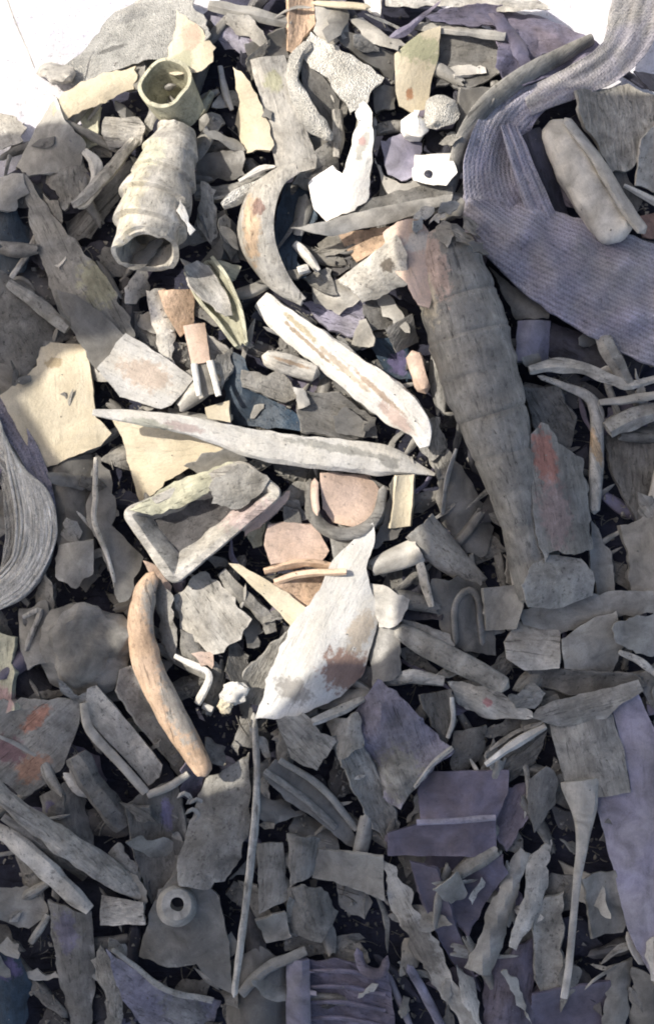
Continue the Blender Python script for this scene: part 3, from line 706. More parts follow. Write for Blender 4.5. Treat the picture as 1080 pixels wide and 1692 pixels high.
def purple_box():
    sd = sid()
    back = shard([(690,1276),(840,1272),(838,1310),(818,1350),(694,1354)], seed=sd, th=6, bend=4, rough=1, wob=7)
    front = shard([(640,1376),(690,1362),(818,1352),(818,1396),(822,1412),(640,1412)], seed=sd+1, th=18, rough=.6, bend=3)
    lip = rod([(688,1360,5,16),(750,1356,5,17),(818,1350,5,16)], seed=3, end='cut')
    add('plastic_box', [('back_wall', back, mat('p')), ('front_wall', front, mat('p')), ('lip', lip, mat('m'))], "", label="cracked purple plastic box with a bright front lip", cat='plastic box', group=None, seed=sd, tilt=(0,.1))
Q.append((6, purple_box))
S(4, "purple lower plate", 'p', [(690,1415),(822,1412),(832,1440),(772,1535),(720,1485)], name='plastic_sheet', wob=8)
S(4, "grey purple wedge", 'p', [(815,1315),(882,1290),(870,1345),(835,1400),(820,1380)], name='plastic_sheet')
S(5, "dark oval chip", 'd', [(872,1290),(900,1268),(919,1290),(916,1330),(884,1372),(872,1340)])
D(6, "pale slanted strip", 'l', [(800,1262,5),(850,1228,8),(902,1200,7)], name='horn_splinter')
S(4, "grey plate", 'd', [(750,1210),(800,1200),(800,1240),(765,1282),(745,1262)])
S(4, "dark slab", 'd', [(800,1240),(900,1205),(880,1260),(830,1300),(800,1285)])
S(6, "small grey folded chip", 'l', [(715,1466),(755,1440),(772,1480),(742,1496)])
S(6, "small pale tag", 'l', [(774,1482),(794,1450),(801,1460),(780,1494)])
S(6, "ribbed grey leaf", 'g', [(800,1530),(830,1450),(858,1410),(874,1420),(838,1520),(830,1562),(812,1602),(770,1590)], bend=18)
S(7, "ribbed pale leaf", 'l', [(872,1420),(912,1393),(905,1470),(882,1512),(850,1562),(838,1555),(865,1480)], bend=10)
S(5, "long grey upright board", 'g', [(880,1510),(900,1488),(928,1480),(922,1622),(900,1640),(884,1612)], th=9)
S(5, "dark curled leaf", 'b', [(960,1450),(1012,1440),(1036,1500),(1030,1542),(980,1546)], bend=-14)
D(6, "small pale bone", 'l', [(1035,1540,7),(1050,1572,10),(1064,1594,7)], name='small_bone')
S(8, "pale worn chip", 'l', [(1068,1560),(1095,1545),(1095,1620),(1072,1615)])
S(4, "grey upright board", 'g', [(1000,1600),(1042,1588),(1032,1720),(995,1720)])
S(4, "dark upright board", 'd', [(1042,1600),(1095,1620),(1095,1720),(1045,1720)])
S(2, "dark purple sheet", 'p', [(880,1640),(1000,1620),(1000,1720),(880,1720)], name='plastic_sheet')
S(2, "dark purple sheet", 'p', [(800,1600),(880,1560),(880,1720),(800,1720)], name='plastic_sheet')
S(5, "long frayed fibrous strip", 'l', [(636,1430),(658,1440),(700,1520),(740,1600),(795,1690),(775,1715),(735,1650),(700,1600),(650,1510)], name='fibrous_strip', own="frayed fibrous strip", rough=3.4, bend=10, patches=[(690,1560,30,60,(.24,.22,.19))])
S(4, "long purple grey lath", 'p', [(680,1425),(720,1435),(770,1580),(792,1640),(760,1610),(715,1530)], th=12)
S(6, "pale triangular sliver", 'l', [(755,1600),(782,1622),(791,1692),(762,1652)])
D(5, "thin purple rod", 'm', [(640,1610,5),(662,1660,6),(685,1712,5)], name='plastic_rod')
D(5, "thin purple rod", 'm', [(672,1590,7),(700,1640,8),(735,1712,7)], name='plastic_rod')
# ---- centre
def tray():
    sd = sid()
    rim = frame([(206,846),(288,964),(466,814),(400,764)], wall=17, height=46, seed=sd)
    floor = shard([(218,848),(335,785),(450,812),(445,826),(380,880),(322,930),(293,944)], seed=sd+1, th=6, rough=.4, bend=-10)  # floor coloured dark to paint the shade inside the tray
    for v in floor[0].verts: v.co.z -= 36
    film = shard([(214,842),(288,795),(385,763),(392,776),(335,818),(296,840),(252,852)], seed=sd+2, th=4, bend=8, wob=6)
    for v in film[0].verts: v.co.z += 3
    plate = shard([(345,806),(362,775),(402,766),(446,792),(438,806),(390,842),(350,832)], seed=sd+3, th=6, bend=8)
    for v in plate[0].verts: v.co.z += 4
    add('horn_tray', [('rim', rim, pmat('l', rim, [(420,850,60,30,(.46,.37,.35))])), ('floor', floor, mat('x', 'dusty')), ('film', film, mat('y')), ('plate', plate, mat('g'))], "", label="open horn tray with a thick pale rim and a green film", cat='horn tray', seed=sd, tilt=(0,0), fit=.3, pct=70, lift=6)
Q.append((7, tray))
S(6, "pinkish frayed chip", 'k', [(400,862),(430,838),(478,812),(470,832),(430,870),(405,885)], rough=3)
S(5, "green dark splinter", 'y', [(408,880),(420,845),(440,838),(432,900),(418,905)])
S(6, "peach flat plate", 'k', [(445,868),(472,864),(520,868),(542,910),(530,926),(450,930),(438,900)], rough=.8, th=7)
S(5, "small grey triangle", 'd', [(468,835),(492,842),(498,866),(470,866)])
D(6, "tan layered bar", 't', [(436,944,6),(500,930,8),(560,938,7),(600,932,6)], name='horn_bar')
D(6, "tan layered bar", 't', [(452,962,6),(500,948,7),(572,944,6)], name='horn_bar')
S(7, "cream slanting blade", 'c', [(380,932),(396,933),(440,958),(500,1000),(520,1012),(484,1044),(462,1012),(420,972)], bend=10, rough=1)
S(5, "tan folded wedge", 't', [(452,966),(480,950),(548,950),(512,1008),(490,996)])
S(8, "tall bright white shard with a pointed tip", 'W', [(613,868),(616,900),(603,940),(612,980),(624,1012),(614,1060),(600,1112),(562,1150),(520,1166),(470,1182),(425,1182),(440,1140),(460,1082),(480,1036),(512,1000),(548,930),(588,890)], own="tall white shard", name='horn_shard', bend=16, rough=2, th=10, tilt=(-.12,0), lift=3, patches=[(575,1115,48,40,(.42,.26,.20)),(480,1150,34,22,(.45,.42,.38)),(600,1045,22,40,(.74,.63,.50))])
S(7, "pale grey side chip", 'l', [(612,965),(640,970),(676,990),(656,1030),(626,1036),(616,1000)])
S(6, "peach plate with shaded hollow", 'k', [(530,783),(610,785),(627,810),(616,850),(590,872),(550,862),(534,840)], rough=.9, th=7)
D(7, "dark curved rim", 'd', [(512,790,8),(514,840,10),(535,872,11),(570,882,11),(602,872,10),(624,848,9),(634,802,7)], name='horn_arc')
D(7, "pink upright rod", 'k', [(520,790,6),(520,825,7),(524,852,5)], name='horn_rod')
S(6, "dark tall plate", 'd', [(616,905),(636,850),(650,790),(672,800),(668,870),(642,892)])
S(7, "cream oblong tab", 'c', [(655,788),(683,785),(677,868),(645,872)], rough=.5, th=8)
S(6, "grey lapping plate", 'g', [(545,880),(610,870),(606,920),(555,935)])
T(7, "pale half pipe chip", 'l', [(612,940,14),(650,925,20),(692,908,22)], name='horn_gutter', arc=(10,170), wall=6, flat=.7)
D(6, "pale short peg", 'l', [(692,925,7),(702,965,8),(712,1002,5)], name='horn_peg')
S(2, "navy piece painting a shaded gap", 'n', [(668,945),(720,930),(725,1020),(668,1020)], name='coloured_scrap', th=3)  # dark sheet painting the shade of an empty gap
S(4, "dark blue grey panel", 'd', [(80,762),(150,752),(162,832),(155,900),(100,902),(88,830)])
S(5, "grey rounded block", 'g', [(100,903),(156,895),(152,948),(126,970),(94,952)], th=14, bend=10)
S(6, "dark bark like plate", 'd', [(155,750),(166,760),(190,830),(185,868),(200,882),(236,920),(216,986),(202,990),(180,930),(150,872),(148,820)], bend=10)
D(7, "thin pale edge of the bark plate", 'l', [(160,756,4),(158,820,5),(156,862,5),(178,920,4),(196,990,4)], name='horn_splinter')
S(3, "dark plate in the hollow", 'n', [(60,760),(95,770),(100,830),(70,830)])
# fibre bundle
def fibre():
    M1 = make_mat('fibre_pale', (.60,.59,.56), weave=1.1, streak=.4, bump=1.0, rough=.8, var=.05)
    M2 = make_mat('fibre_mauve', (.36,.35,.44), weave=.7, streak=.4, bump=1.0, rough=.8, var=.05)
    parts = []
    parts.append(('outer_band', ribbon([(-30,650,20,14,0),(8,690,20,18,0),(48,745,17,20,0),(76,820,14,18,0),(84,880,10,14,0)], th=5, seed=2, wob=4), M2))
    parts.append(('inner_band', ribbon([(-30,700,22,8,0),(8,745,34,14,0),(36,795,34,18,0),(50,850,40,22,0),(48,910,40,20,0),(24,960,32,14,0),(-30,1000,20,8,0)], th=6, seed=3, wob=6, folds=4, n=20), M1))
    r = random.Random(3)
    for k in range(28):
        o = r.uniform(-38, 34); q = r.uniform(-4, 4)
        parts.append(('strand', rod([(-25,700+o+q,2.2,24),(12+o*.3,738+o,2.6,30),(45+o*.8,790+o*.4,2.8,33),(62+o*.9,850,2.8,36),(58+o*.9,905+q*2,2.6,33),(30+o*.5,955+o*.6,2.4,27),(-25,995+o*.7,2.2,20)], n=6, seed=k, rough=.2), M1, 0))
    add('fibre_bundle', parts, "", label="looped bundle of pale grey fibres at the left edge", cat='fibre bundle', group=None, fit=.3, tilt=(0,0), pct=70, lift=2)
Q.append((8, fibre))
S(4, "grey panel inside the loop", 'g', [(-20,810),(45,812),(40,860),(-20,900)])
S(5, "grey folded chunk", 'g', [(30,1010),(75,995),(102,1040),(82,1090),(50,1102),(34,1060)], bend=18)
D(6, "pale bent strip", 'l', [(38,1020,4),(66,1010,5),(52,1050,5),(44,1075,4)], name='horn_splinter')
S(5, "greenish worn block", 'y', [(-20,1045),(25,1058),(22,1150),(30,1166),(-20,1195)], th=14, patches=[(5,1160,30,25,(.45,.3,.3))])
B(6, "rounded grey boulder chunk", 'b', 148, 1072, 74, name='horn_chunk', own="grey boulder chunk", sq=.42, amp=.34, fr=1.1)
S(7, "grey corner flake", 'g', [(98,1118),(130,1150),(160,1130),(150,1165),(120,1165)])
S(3, "navy sheet", 'n', [(25,1100),(85,1110),(82,1160),(28,1150)], name='coloured_scrap')
def rib():
    sd = sid()
    b = rod([(254,945,10),(238,985,20),(232,1030,22),(240,1085,24),(262,1140,25),(292,1195,24),(322,1245,20),(342,1282,14)], flat=.8, seed=sd, rough=.07, end='round')
    add('curved_rib', [('curved_rib', b, pmat('t', b, [(300,1150,30,90,(.36,.34,.31)),(262,1000,26,60,(.36,.34,.31))], dark=.85))], "long curved peach rib bone with painted grey shade", cat='rib bone', own="curved rib", seed=sd, lift=4)  # grey patches paint the shaded right side of the rib
Q.append((8, rib))
S(6, "pink tip piece", 'k', [(240,928),(262,935),(282,968),(278,985),(252,958)])
S(6, "grey upper flap", 'b', [(262,958),(286,985),(292,1050),(288,1090),(266,1060),(256,1000)])
S(6, "pale lobed plate", 'l', [(292,992),(332,950),(362,966),(412,1022),(396,1052),(350,1076),(302,1042)], bend=12)
D(5, "dark knobbly strip", 'b', [(365,945,10),(400,985,14),(440,1020,14),(450,1045,10)], name='horn_strip', rough=.4)
S(5, "dark underside plate", 'd', [(300,1042),(350,1060),(342,1096),(305,1100)])
S(5, "grey slanted plate", 'g', [(405,1110),(452,1062),(478,1040),(462,1080),(428,1162),(405,1150)])
S(2, "navy scrap", 'n', [(345,1075),(400,1060),(400,1120),(345,1120)], name='coloured_scrap')
def popcorn():
    sd = sid()
    b = lump(388, 1145, 22, seed=sd, amp=.45, fr=1.0)
    k = lump(372, 1166, 13, seed=sd+3, amp=.4)
    for v in k[0].verts: v.co.z += 6
    add('popcorn_lump', [('lump', b, mat('w'), 0), ('kernel', k, mat('c'), 0)], "", label="small curled white lump like popcorn above the thin upright stick", cat='lump', seed=sd)
Q.append((8, popcorn))
D(7, "small white Y shaped bit", 'w', [(288,1084,5),(320,1098,6),(345,1112,6),(338,1140,7),(325,1165,6)], name='bone_splinter', rough=.3)
S(6, "pinkish white bit", 'k', [(318,1080),(352,1078),(350,1104),(332,1100)])
D(6, "white crumb", 'w', [(335,1165,6),(352,1172,6)], name='bone_splinter')
def plank():
    sd = sid()
    face = shard([(148,1136),(162,1130),(215,1195),(268,1265),(262,1286),(244,1300),(190,1235),(142,1180)], seed=sd, th=10, rough=.6, bend=3)
    side = rod([(140,1160,7,4),(150,1205,8,6),(195,1258,8,6),(240,1312,8,6)], seed=sd, end='cut', rough=.06)
    end = rod([(244,1314,7,6),(280,1300,7,6),(312,1278,6,6)], seed=sd+1, end='cut', rough=.06)
    add('trough_plank', [('face', face, mat('l')), ('side_rail', side, mat('l')), ('end_rail', end, mat('l'))], "", label="trough shaped pale grey plank with a raised side and end rail", cat='plank', seed=sd)
Q.append((7, plank))
S(6, "grey narrow board", 'g', [(204,1110),(221,1104),(258,1160),(292,1212),(312,1240),(284,1262),(236,1200),(200,1140)], rough=.7)
S(7, "grey narrow lath", 'g', [(228,1172),(280,1250),(262,1268),(215,1205)], th=5) if False else None
D(5, "dark round bar", 'd', [(128,1245,18),(160,1305,22),(205,1370,20)], name='horn_bar', rough=.15)
S(6, "grey slab with red patches", 'g', [(-20,1165),(60,1158),(136,1160),(124,1205),(98,1268),(62,1300),(36,1312),(-20,1268)], name='stained_slab', bend=8, patches=[(62,1182,34,14,(.40,.20,.14)),(50,1275,34,24,(.43,.25,.17)),(10,1240,26,30,(.22,.13,.14))])
D(7, "thin white crack edge", 'l', [(0,1215,3),(28,1230,4),(58,1250,3)], name='horn_splinter')
S(4, "purple grey broad slope", 'd', [(215,1332),(290,1290),(312,1400),(300,1480),(250,1490),(228,1420)], patches=[(278,1340,12,28,(.22,.2,.32))])
S(3, "dark tall plate", 'd', [(68,1320),(125,1290),(155,1400),(135,1425),(80,1380)], patches=[(85,1330,15,15,(.1,.09,.18))])
D(7, "pale long bone, upper of the pair", 'l', [(-20,1280,13),(30,1330,15),(90,1380,20),(150,1425,22),(200,1462,19),(232,1488,10)], name='long_bone', rough=.14, n=8, end='cut', flat=.7, own="two pale bones")
D(6, "pale long bone, lower of the pair", 'l', [(-20,1365,12),(20,1385,17),(70,1430,20),(120,1480,18),(148,1505,12)], name='long_bone', rough=.14, n=8, end='cut', flat=.7, own="two pale bones")
D(5, "dark bar between the bones", 'd', [(10,1345,10),(70,1395,12),(140,1455,11)], name='horn_bar')
S(6, "pale stub block", 'l', [(170,1482),(236,1488),(240,1522),(168,1528)], th=16, rough=.6)
S(5, "dark tall board", 'd', [(85,1492),(152,1510),(156,1590),(146,1715),(120,1715),(96,1600)], bend=10, patches=[(110,1530,20,40,(.16,.15,.2))])
S(5, "grey ragged chip", 'g', [(-20,1465),(65,1475),(76,1510),(46,1532),(10,1520),(-20,1500)], rough=3)
D(5, "grey thin bent strip", 'g', [(50,1560,6),(70,1530,7),(82,1510,6)], name='horn_splinter')
S(4, "teal blue plate", 'e', [(-20,1560),(35,1580),(51,1630),(34,1715),(-20,1715)], name='coloured_scrap', own=None, patches=[(15,1590,25,20,(.12,.1,.2))])
S(6, "grey wavy strip", 'g', [(152,1590),(172,1558),(196,1600),(202,1650),(198,1715),(166,1715),(176,1650)], bend=10)
S(5, "purple grey sweeping blade", 'm', [(188,1560),(222,1590),(270,1636),(356,1664),(335,1715),(250,1715),(208,1640)], bend=12, dome=4, patches=[(310,1680,50,30,(.26,.25,.24))])
D(6, "pale thin curved edge", 'l', [(190,1560,3),(225,1592,4),(275,1636,5),(350,1664,5)], name='horn_splinter')
def boss():
    sd = sid()
    pl = shard([(246,1510),(262,1470),(300,1440),(340,1455),(362,1482),(380,1558),(386,1640),(352,1622),(326,1590),(295,1596),(262,1592),(230,1580)], seed=sd, th=12, bend=8, rough=2)
    bz = tube([(291,1500,34,10),(292,1496,31,20),(293,1492,25,31)], wall=14, seed=sd, n=28, rough=.05, jag=0)
    infill = rod([(296,1490,12,2),(296,1489,12,6)], n=14, end='cut', seed=2)  # dark disc paints the shade inside the boss hole
    add('boss_plate', [('plate', pl, mat('g')), ('boss', bz, mat('l')), ('bore_shade', infill, mat('n'))], "", label="grey plate with a raised round boss and a central hole painted dark", cat='plate', seed=sd, tilt=(0,0))
Q.append((7, boss))
S(7, "large smooth grey blade", 'g', [(340,1290),(410,1250),(412,1320),(410,1380),(372,1450),(345,1462),(300,1455),(296,1420),(320,1350)], bend=8, th=12, own=None)
D(9, "long thin upright stick", 'l', [(418,1180,5),(424,1280,6),(419,1380,7),(408,1480,6),(398,1560,6),(388,1640,5)], name='stick', own="thin upright stick", rough=.12, lift=3)
for i, (x, y) in enumerate([(305,1318),(325,1328),(340,1345),(318,1345)]):
    D(6, ["curly grey shaving", "pale curled shaving", "small grey shaving", "tangled pale shaving"][i], 'lglg'[i], [(x-12,y,3),(x,y-8,4),(x+10,y+2,4),(x+2,y+12,3)], name='horn_shaving', rough=.4)
def channel():
    sd = sid()
    f = shard([(435,1276),(456,1250),(512,1290),(562,1330),(600,1412),(572,1400),(520,1352),(472,1320)], seed=sd, th=6, bend=4, rough=1)
    a = rod([(438,1270,5,3),(500,1318,6,4),(555,1372,6,4)], seed=1, end='cut'); b = rod([(462,1252,5,3),(530,1300,6,4),(590,1375,6,4)], seed=2, end='cut')
    add('horn_channel', [('web', f, mat('d')), ('rail', a, mat('g')), ('rail', b, mat('g'))], "grooved dark channel with two rails", seed=sd, cat='channel')
Q.append((6, channel))
S(6, "grey rounded plate", 'g', [(460,1192),(500,1180),(552,1225),(522,1270),(482,1252)], bend=8)
S(5, "dark flat plate", 'd', [(425,1310),(470,1325),(500,1345),(452,1362),(425,1350)])
S(6, "grey square chip", 'g', [(530,1408),(628,1414),(630,1480),(572,1462),(520,1450)], rough=.9)
S(5, "grey plate behind the stick", 'g', [(425,1400),(466,1398),(476,1480),(430,1502)], bend=10)
S(5, "grey scaly plate", 'b', [(475,1380),(526,1390),(520,1442),(480,1462)])
S(5, "grey nodular plate", 'b', [(478,1470),(530,1468),(556,1510),(530,1552),(480,1542)])
S(5, "grey scaly chip", 'b', [(425,1520),(470,1505),(480,1545),(440,1560)])
D(6, "flat grey lath", 'g', [(398,1640,8),(440,1602,10),(506,1572,9)], name='horn_lath', flat=.5, end='cut')
S(3, "dark mixed plate", 'd', [(380,1600),(430,1570),(480,1600),(470,1700),(380,1710)])
def ribsheet():
    sd = sid()
    f = shard([(500,1588),(560,1580),(640,1600),(655,1715),(500,1715)], seed=sd, th=5, wob=8, bend=6)
    parts = [('sheet', f, mat('p'))]
    for k in range(4): parts.append(('rib', rod([(508,1608+k*26,3,5),(570,1604+k*26,4,8),(636,1616+k*26,3,4)], seed=k, end='cut'), mat('p'), 0))
    add('ribbed_sheet', parts, "", label="dark purple ribbed plastic sheet at the bottom edge", cat='plastic sheet', group=None, seed=sd)
Q.append((5, ribsheet))
S(6, "purple upright strut", 'm', [(474,1592),(510,1590),(512,1715),(474,1715)], th=12, name='plastic_strut', rough=.6)
D(6, "dark looped strip", 'p', [(590,1570,7),(600,1600,8),(630,1605,8),(640,1580,6)], name='plastic_strip')
S(6, "dark grey plate beside the white shard", 'd', [(612,1045),(656,1034),(662,1110),(616,1130)])
D(6, "pale thin flat strip", 'l', [(515,1190,7),(555,1176,9),(602,1156,6)], name='horn_strip', flat=.5)
S(5, "grey rounded chip", 'g', [(540,1195),(590,1180),(600,1230),(560,1250)])
# streaked bone group
D(8, "split bone with brown streaked marrow face", 'w', [(430,490,17),(470,528,24),(525,570,27),(590,620,31),(650,668,32),(690,705,22),(700,740,9)], name='split_bone', own="streaked bone", flat=.65, n=10, rough=.12, end='cut', ridge=.05, lift=3, patches=[(500,560,70,4,(.36,.28,.2)),(630,655,60,5,(.40,.30,.22)),(560,605,70,6,(.50,.42,.33)),(660,700,40,12,(.62,.48,.42)),(490,535,50,5,(.45,.38,.25))])
D(7, "blunt pale bone", 'l', [(432,588,14),(475,602,18),(528,620,16)], name='blunt_bone', rough=.12, patches=[(480,600,40,4,(.3,.22,.15))])
S(7, "grey end block", 'g', [(690,700),(726,690),(736,740),(712,762),(692,742)], th=14)
S(5, "dark pitted plate", 'b', [(400,612),(470,620),(505,650),(470,665),(402,640)])
S(5, "dark rounded plate", 'd', [(490,650),(560,650),(620,690),(622,722),(560,722),(500,712)])
S(6, "small white wedge chip", 'l', [(484,640),(500,642),(512,668),(492,676)])
S(5, "grey wedge chip", 'd', [(550,688),(572,672),(612,700),(600,722),(556,716)])
S(6, "pale plate at the horn foot", 'l', [(560,455),(600,430),(652,396),(668,430),(672,470),(640,482),(600,494),(585,478)], rough=1, patches=[(640,440,12,14,(.12,.1,.08))])
S(4, "dark plate", 'd', [(600,500),(630,485),(672,510),(666,546),(612,548)])
S(5, "dark square plate", 'd', [(635,545),(680,520),(692,562),(655,582)], rough=.7)
S(3, "mauve scrap", 'm', [(500,500),(600,500),(595,560),(545,545)], name='coloured_scrap')
S(4, "grey mottled chip", 'b', [(515,470),(560,460),(600,495),(560,520),(520,500)])
S(3, "blue violet scrap", 'e', [(605,560),(672,562),(680,625),(640,625)], name='coloured_scrap', patches=[(660,600,20,20,(.15,.13,.25))])
D(6, "white ribbed stub", 'k', [(680,580,11),(690,612,15),(704,650,11)], name='bone_stub', rough=.35)
S(4, "grey wall beside horn", 'g', [(716,690),(738,735),(735,790),(722,790),(706,750)])
# ------------------------------------------------------------------ the setting: white ground cloth, dark sack, air
def structure(name, bm, m):
    me = bpy.data.meshes.new(name); bm.to_mesh(me); bm.free(); me.materials.append(m)
    for p in me.polygons: p.use_smooth = True
    o = bpy.data.objects.new(name, me); COL.objects.link(o); o['kind'] = 'structure'; return o
def base_height(x, y):
    """plan height of the sack full of scraps: a low mound, falling away at the two top corners"""
    h = -20.0
    d1 = (x*.62+y*.78) - 150      # distance inside the top left edge
    d2 = (-(x-880)*.46+(y)*.89) + 6
    for d, w in ((d1, 1), (d2, 1)):
        if d < 60: h -= min(1, max(0, (60-d)/75))**1.2*120
    return h
for j in range(NY):
    for i in range(NX):
        x, y = (i+.5)*CELL-MARG, (j+.5)*CELL-MARG
        H[j, i] = base_height(x, y)-50
bm = bmesh.new(); g = 60
vv = [[bm.verts.new(((-300+i*28-CX)*U, -((-300+j*28)-CY)*U, (base_height(-300+i*28, -300+j*28)-85+10*nv(i*28, j*28, 0, 90, 3))*U)) for i in range(g+2)] for j in range(84)]
for j in range(83):
    for i in range(g+1): bm.faces.new((vv[j][i], vv[j+1][i], vv[j+1][i+1], vv[j][i+1]))
sk = make_mat('sack_cloth', (.04,.042,.07), dark=.6, lite=1.2, rough=.8)  # cloth colour darkened to paint the shade of deep gaps
me = bpy.data.meshes.new('sack'); bm.to_mesh(me); bm.free(); me.materials.append(sk)
o = bpy.data.objects.new('sack', me); COL.objects.link(o); tag(o, "dark navy sack cloth under and around the heap of scraps", 'sack')
for p in me.polygons: p.use_smooth = True
gm = make_mat('ground_cloth', (.78,.77,.80), dark=.82, lite=1.03, streak=.1, rough=.8, bump=.4, tint=(.95,.95,1.04))
bm = bmesh.new(); N = 70
def gh(x, y): return -.075 + .03*noise.noise(Vector((x*4, y*4, 1))) + .006*noise.noise(Vector((x*11, y*11, 4)))
GR = [-6, -3, -1.8, -1.2]+[-.9+k*.03 for k in range(61)]+[1.2, 1.8, 3, 6]
vv = [[bm.verts.new((x, y, gh(x, y) if abs(x) < 1.3 and abs(y) < 1.3 else -.075)) for x in GR] for y in GR]
for j in range(len(GR)-1):
    for i in range(len(GR)-1): bm.faces.new((vv[j][i], vv[j][i+1], vv[j+1][i+1], vv[j+1][i]))
structure('ground', bm, gm)

# ---- small scraps below everything, their dark colours painting the shade of the gaps
rf = random.Random(11)
KIND = [('d', 'dark grey'), ('x', 'shade_dark'), ('n', 'navy'), ('p', 'dull purple'), ('b', 'brown grey')]
def inside(x, y):
    return (x*.62+y*.78) > 190 and (-(x-880)*.46+y*.89) > 40
filler = []
cells = [(x, y) for x in range(-30, 1130, 88) for y in range(-30, 1750, 88)]
rf.shuffle(cells)
SH = ['flake', 'shard', 'plate fragment', 'splinter', 'chip', 'wedge']
n_f = 0
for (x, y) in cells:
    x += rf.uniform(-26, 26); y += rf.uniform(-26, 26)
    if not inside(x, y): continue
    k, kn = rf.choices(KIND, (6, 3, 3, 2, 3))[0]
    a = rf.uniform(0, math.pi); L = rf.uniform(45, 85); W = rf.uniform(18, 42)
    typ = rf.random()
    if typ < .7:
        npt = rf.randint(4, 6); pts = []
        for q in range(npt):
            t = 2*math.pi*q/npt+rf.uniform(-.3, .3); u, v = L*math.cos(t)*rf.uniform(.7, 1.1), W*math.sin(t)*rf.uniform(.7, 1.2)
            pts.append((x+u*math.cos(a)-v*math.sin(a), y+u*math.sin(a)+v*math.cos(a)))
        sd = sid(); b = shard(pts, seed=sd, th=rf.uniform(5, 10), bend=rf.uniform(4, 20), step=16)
        nm = 'coloured_scrap' if k in 'np' else 'bark_fragment' if k == 'b' else 'horn_shard'  # one kind of added filler scrap, named only by its colour
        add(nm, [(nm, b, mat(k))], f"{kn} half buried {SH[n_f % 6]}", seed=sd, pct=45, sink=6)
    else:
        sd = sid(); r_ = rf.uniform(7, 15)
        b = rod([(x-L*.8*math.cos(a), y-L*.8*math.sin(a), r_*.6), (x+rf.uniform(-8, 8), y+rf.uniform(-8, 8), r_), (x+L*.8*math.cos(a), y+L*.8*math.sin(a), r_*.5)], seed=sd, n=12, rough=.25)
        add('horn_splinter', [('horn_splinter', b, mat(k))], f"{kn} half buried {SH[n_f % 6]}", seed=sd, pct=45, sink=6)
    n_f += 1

Q = [q for q in Q if q]
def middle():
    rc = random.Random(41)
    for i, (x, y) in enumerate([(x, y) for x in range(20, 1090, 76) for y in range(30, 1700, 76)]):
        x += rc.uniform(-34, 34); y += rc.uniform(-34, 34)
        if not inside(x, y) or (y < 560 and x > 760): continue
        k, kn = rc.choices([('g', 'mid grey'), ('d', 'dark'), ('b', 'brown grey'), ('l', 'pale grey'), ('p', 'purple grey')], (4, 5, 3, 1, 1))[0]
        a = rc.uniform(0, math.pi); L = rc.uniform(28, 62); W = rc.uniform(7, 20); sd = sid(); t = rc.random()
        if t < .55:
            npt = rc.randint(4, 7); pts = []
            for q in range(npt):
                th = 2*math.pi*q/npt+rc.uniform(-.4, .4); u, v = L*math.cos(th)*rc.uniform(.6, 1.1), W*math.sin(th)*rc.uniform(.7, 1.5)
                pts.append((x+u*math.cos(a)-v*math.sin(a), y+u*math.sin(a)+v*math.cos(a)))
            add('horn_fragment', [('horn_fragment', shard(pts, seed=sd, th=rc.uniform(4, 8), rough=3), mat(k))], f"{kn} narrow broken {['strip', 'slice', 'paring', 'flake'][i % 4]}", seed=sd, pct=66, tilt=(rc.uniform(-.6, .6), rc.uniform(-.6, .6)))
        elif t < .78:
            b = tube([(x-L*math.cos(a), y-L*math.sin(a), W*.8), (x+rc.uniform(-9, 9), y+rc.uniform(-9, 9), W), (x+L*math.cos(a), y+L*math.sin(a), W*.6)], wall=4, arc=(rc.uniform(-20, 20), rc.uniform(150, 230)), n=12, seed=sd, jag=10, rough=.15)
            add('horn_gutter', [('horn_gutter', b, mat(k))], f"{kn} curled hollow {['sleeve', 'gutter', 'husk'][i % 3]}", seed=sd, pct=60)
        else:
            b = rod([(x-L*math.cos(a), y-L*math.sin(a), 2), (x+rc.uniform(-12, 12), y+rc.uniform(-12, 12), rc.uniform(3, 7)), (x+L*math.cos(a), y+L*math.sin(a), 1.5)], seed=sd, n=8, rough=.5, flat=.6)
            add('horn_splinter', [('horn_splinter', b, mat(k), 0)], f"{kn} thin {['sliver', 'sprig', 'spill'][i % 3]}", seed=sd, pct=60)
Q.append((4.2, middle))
def chips():
    rc = random.Random(23)
    for i in range(70):
        x, y = rc.uniform(10, 1070), rc.uniform(60, 1680)
        if not inside(x, y) or (y < 560 and x > 760): continue
        k, kn = rc.choice([('g', 'grey'), ('d', 'dark grey'), ('b', 'brown grey'), ('l', 'pale'), ('d', 'dull')])
        a = rc.uniform(0, math.pi); L = rc.uniform(10, 26); W = rc.uniform(4, 10); sd = sid()
        if i % 3:
            npt = rc.randint(4, 6); pts = []
            for q in range(npt):
                t = 2*math.pi*q/npt+rc.uniform(-.3, .3); u, v = L*math.cos(t), W*1.2*math.sin(t)
                pts.append((x+u*math.cos(a)-v*math.sin(a), y+u*math.sin(a)+v*math.cos(a)))
            add('horn_chip', [('horn_chip', shard(pts, seed=sd, th=4, step=9, bend=3), mat(k))], f"tiny {kn} loose chip", seed=sd, pct=50)
        else:
            add('horn_sliver', [('horn_sliver', rod([(x-L*math.cos(a), y-L*math.sin(a), 1.5), (x+2, y+2, 3.5), (x+L*math.cos(a), y+L*math.sin(a), 1.5)], n=8, seed=sd, rough=.3), mat(k), 0)], f"tiny {kn} loose sliver", seed=sd, pct=50)
Q.append((5.5, chips))
for L, f in sorted(Q, key=lambda q: q[0]): f()
_l = [o['label'] for o in COL.objects if 'label' in o]; print('DUP', len(_l)-len(set(_l)))

print('HSTAT', [round(float(np.percentile(H[25:160, 25:110], q))) for q in (10, 30, 50, 70, 90)])
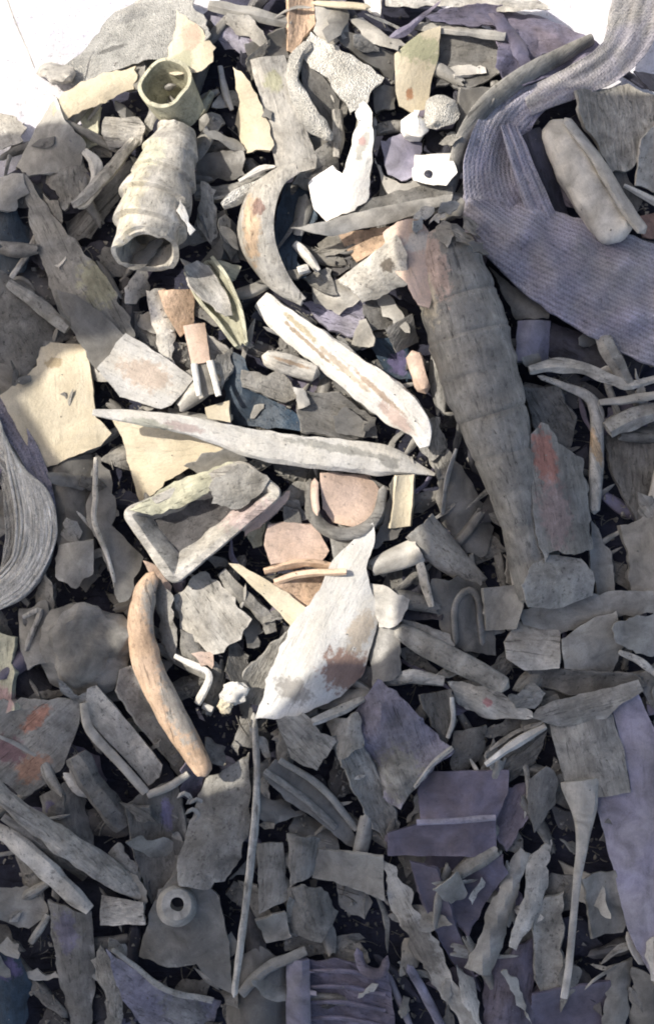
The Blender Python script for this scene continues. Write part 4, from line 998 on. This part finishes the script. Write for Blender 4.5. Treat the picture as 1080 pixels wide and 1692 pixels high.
# ---- crumbs, dust grit and hair-thin fibres lying on and between the scraps: too many to count
bpy.context.view_layer.update()
dg = bpy.context.evaluated_depsgraph_get()
bm = bmesh.new(); rg = random.Random(77); got = 0
for i in range(12000):
    x, y = rg.uniform(-20, 1100), rg.uniform(20, 1715)
    if rg.random() < .35: x, y = rg.gauss(560, 330), rg.gauss(900, 480)
    if not inside(x, y): continue
    X, Y = (x-CX)*U, -(y-CY)*U
    hit, loc, nrm, _, ob, _ = sc.ray_cast(dg, Vector((X, Y, .4)), Vector((0, 0, -1)))
    if not hit or nrm.z < .3 or (ob.parent and ob.parent.name.startswith('woven')) or ob.name.startswith('ground'): continue
    lb = str(ob.get('label', ''))
    if not ('half buried' in lb or ob.name == 'sack' or 'tiny' in lb or rg.random() < .03): continue
    low_ = 'half buried' in lb or ob.name == 'sack'
    a = rg.uniform(0, 6.28)
    if low_ and rg.random() < .22:
        L = rg.uniform(6, 20)*U; w = rg.uniform(.5, 1.1)*U; t = Vector((math.cos(a), math.sin(a), 0)); t = (t-nrm*t.dot(nrm)).normalized(); sdv = nrm.cross(t)
        cvx = rg.uniform(-.25, .25)*L; pr = None
        for k in range(5):
            u = k/4*2-1; p = loc+t*(u*L)+sdv*(cvx*u*u)+nrm*(w*1.5+.15*L*(1-u*u)*.3); ring = [bm.verts.new(p+sdv*w), bm.verts.new(p+nrm*w), bm.verts.new(p-sdv*w)]
            if pr:
                for q in range(3): bm.faces.new((pr[q], pr[(q+1) % 3], ring[(q+1) % 3], ring[q]))
            pr = ring
    else:
        r_ = rg.uniform(1.0, 2.6)**1.25*U*(1.7 if low_ else .7); P = []
        for k in range(rg.randint(5, 7)):
            d = Vector((rg.gauss(0, 1), rg.gauss(0, 1), rg.gauss(0, .6))).normalized()*r_*rg.uniform(.6, 1.3); P.append(bm.verts.new(loc+nrm*r_*.3+d))
        try: bmesh.ops.convex_hull(bm, input=P)
        except Exception: pass
    got += 1
for v in [v for v in bm.verts if not v.link_faces]: bm.verts.remove(v)
me = bpy.data.meshes.new('grit'); bm.to_mesh(me); bm.free()
me.materials.append(make_mat('grit_pale', (.14,.135,.125), dark=.35, lite=1.7, scale=2))
o = bpy.data.objects.new('grit', me); COL.objects.link(o); tag(o, "fine crumbs, grit and hair thin fibres scattered over the scraps", 'grit', None, 'stuff')

# ------------------------------------------------------------------ light
EL, AZ = math.radians(45), math.radians(158)      # sun height; direction it comes from, counterclockwise from +X
sv = Vector((math.cos(EL)*math.cos(AZ), math.cos(EL)*math.sin(AZ), math.sin(EL)))
sun = bpy.data.lights.new('sun', 'SUN'); sun.energy = 4.3; sun.angle = math.radians(.4); sun.color = (1, .93, .82)
so = bpy.data.objects.new('sun', sun); COL.objects.link(so); so.rotation_euler = sv.to_track_quat('Z', 'Y').to_euler(); so.location = (-1, 1, 2)
nt = world.node_tree; bg = nt.nodes['Background']; sky = nt.nodes.new('ShaderNodeTexSky'); sky.sky_type = 'NISHITA'; sky.sun_disc = False
sky.sun_elevation = EL; sky.sun_rotation = math.pi/2-AZ; sky.air_density = 1; sky.dust_density = 4.0; sky.ozone_density = .5
nt.links.new(sky.outputs[0], bg.inputs[0]); bg.inputs[1].default_value = .12
# added unseen shade caster, its outline cut to shape the lit area
LIT = [(-700,150),(60,188),(130,198),(205,225),(196,300),(185,420),(222,500),(160,548),(60,560),(0,645),(80,778),(180,765),(200,850),(205,945),(185,1050),(228,1180),(300,1310),(362,1290),(362,1190),(400,1195),(445,1180),(530,1092),(600,1085),(645,1050),(650,960),(695,900),(695,790),(735,735),(700,600),(715,520),(705,420),(722,345),(772,320),(775,230),(815,165),(905,120),(1010,118),(1050,125),(1240,150)]
HC = .70
zr = -15*U
def cast(px, py):
    x, y = (px-CX)*U*1.005, -(py-CY)*U*1.005
    k = (HC-zr)/sv.z
    return (x+sv.x*k, y+sv.y*k, HC)
poly = LIT + [(1240,2400),(-700,2400)]
bm = bmesh.new(); vs = [bm.verts.new(cast(*p)) for p in poly]
f = bm.faces.new(vs); r_ = bmesh.ops.extrude_face_region(bm, geom=[f])
for v in [q for q in r_['geom'] if isinstance(q, bmesh.types.BMVert)]: v.co.z += .003
bmesh.ops.recalc_face_normals(bm, faces=bm.faces[:])
me = bpy.data.meshes.new('shade_caster'); bm.to_mesh(me); bm.free(); me.materials.append(make_mat('shade_caster_grey', (.5,.48,.45), rough=.9))
o = bpy.data.objects.new('shade_caster', me); COL.objects.link(o); tag(o, "added grey sheet out of view, cut to shade part of the heap", 'shade_caster')

# ------------------------------------------------------------------ camera
cam = bpy.data.cameras.new('camera'); co = bpy.data.objects.new('camera', cam); COL.objects.link(co)
co.location = (0, 0, CAMH); cam.sensor_fit = 'VERTICAL'; cam.angle = 2*math.atan(.47/CAMH)
cam.clip_start = .05; cam.clip_end = 100
sc.camera = co
sc.view_settings.view_transform = 'Standard'; sc.view_settings.look = 'None'; sc.view_settings.exposure = 0.25; sc.view_settings.gamma = 1
sc.cycles.filter_width = 1.9; sc.cycles.max_bounces = 6; sc.cycles.diffuse_bounces = 4; sc.cycles.use_denoising = True
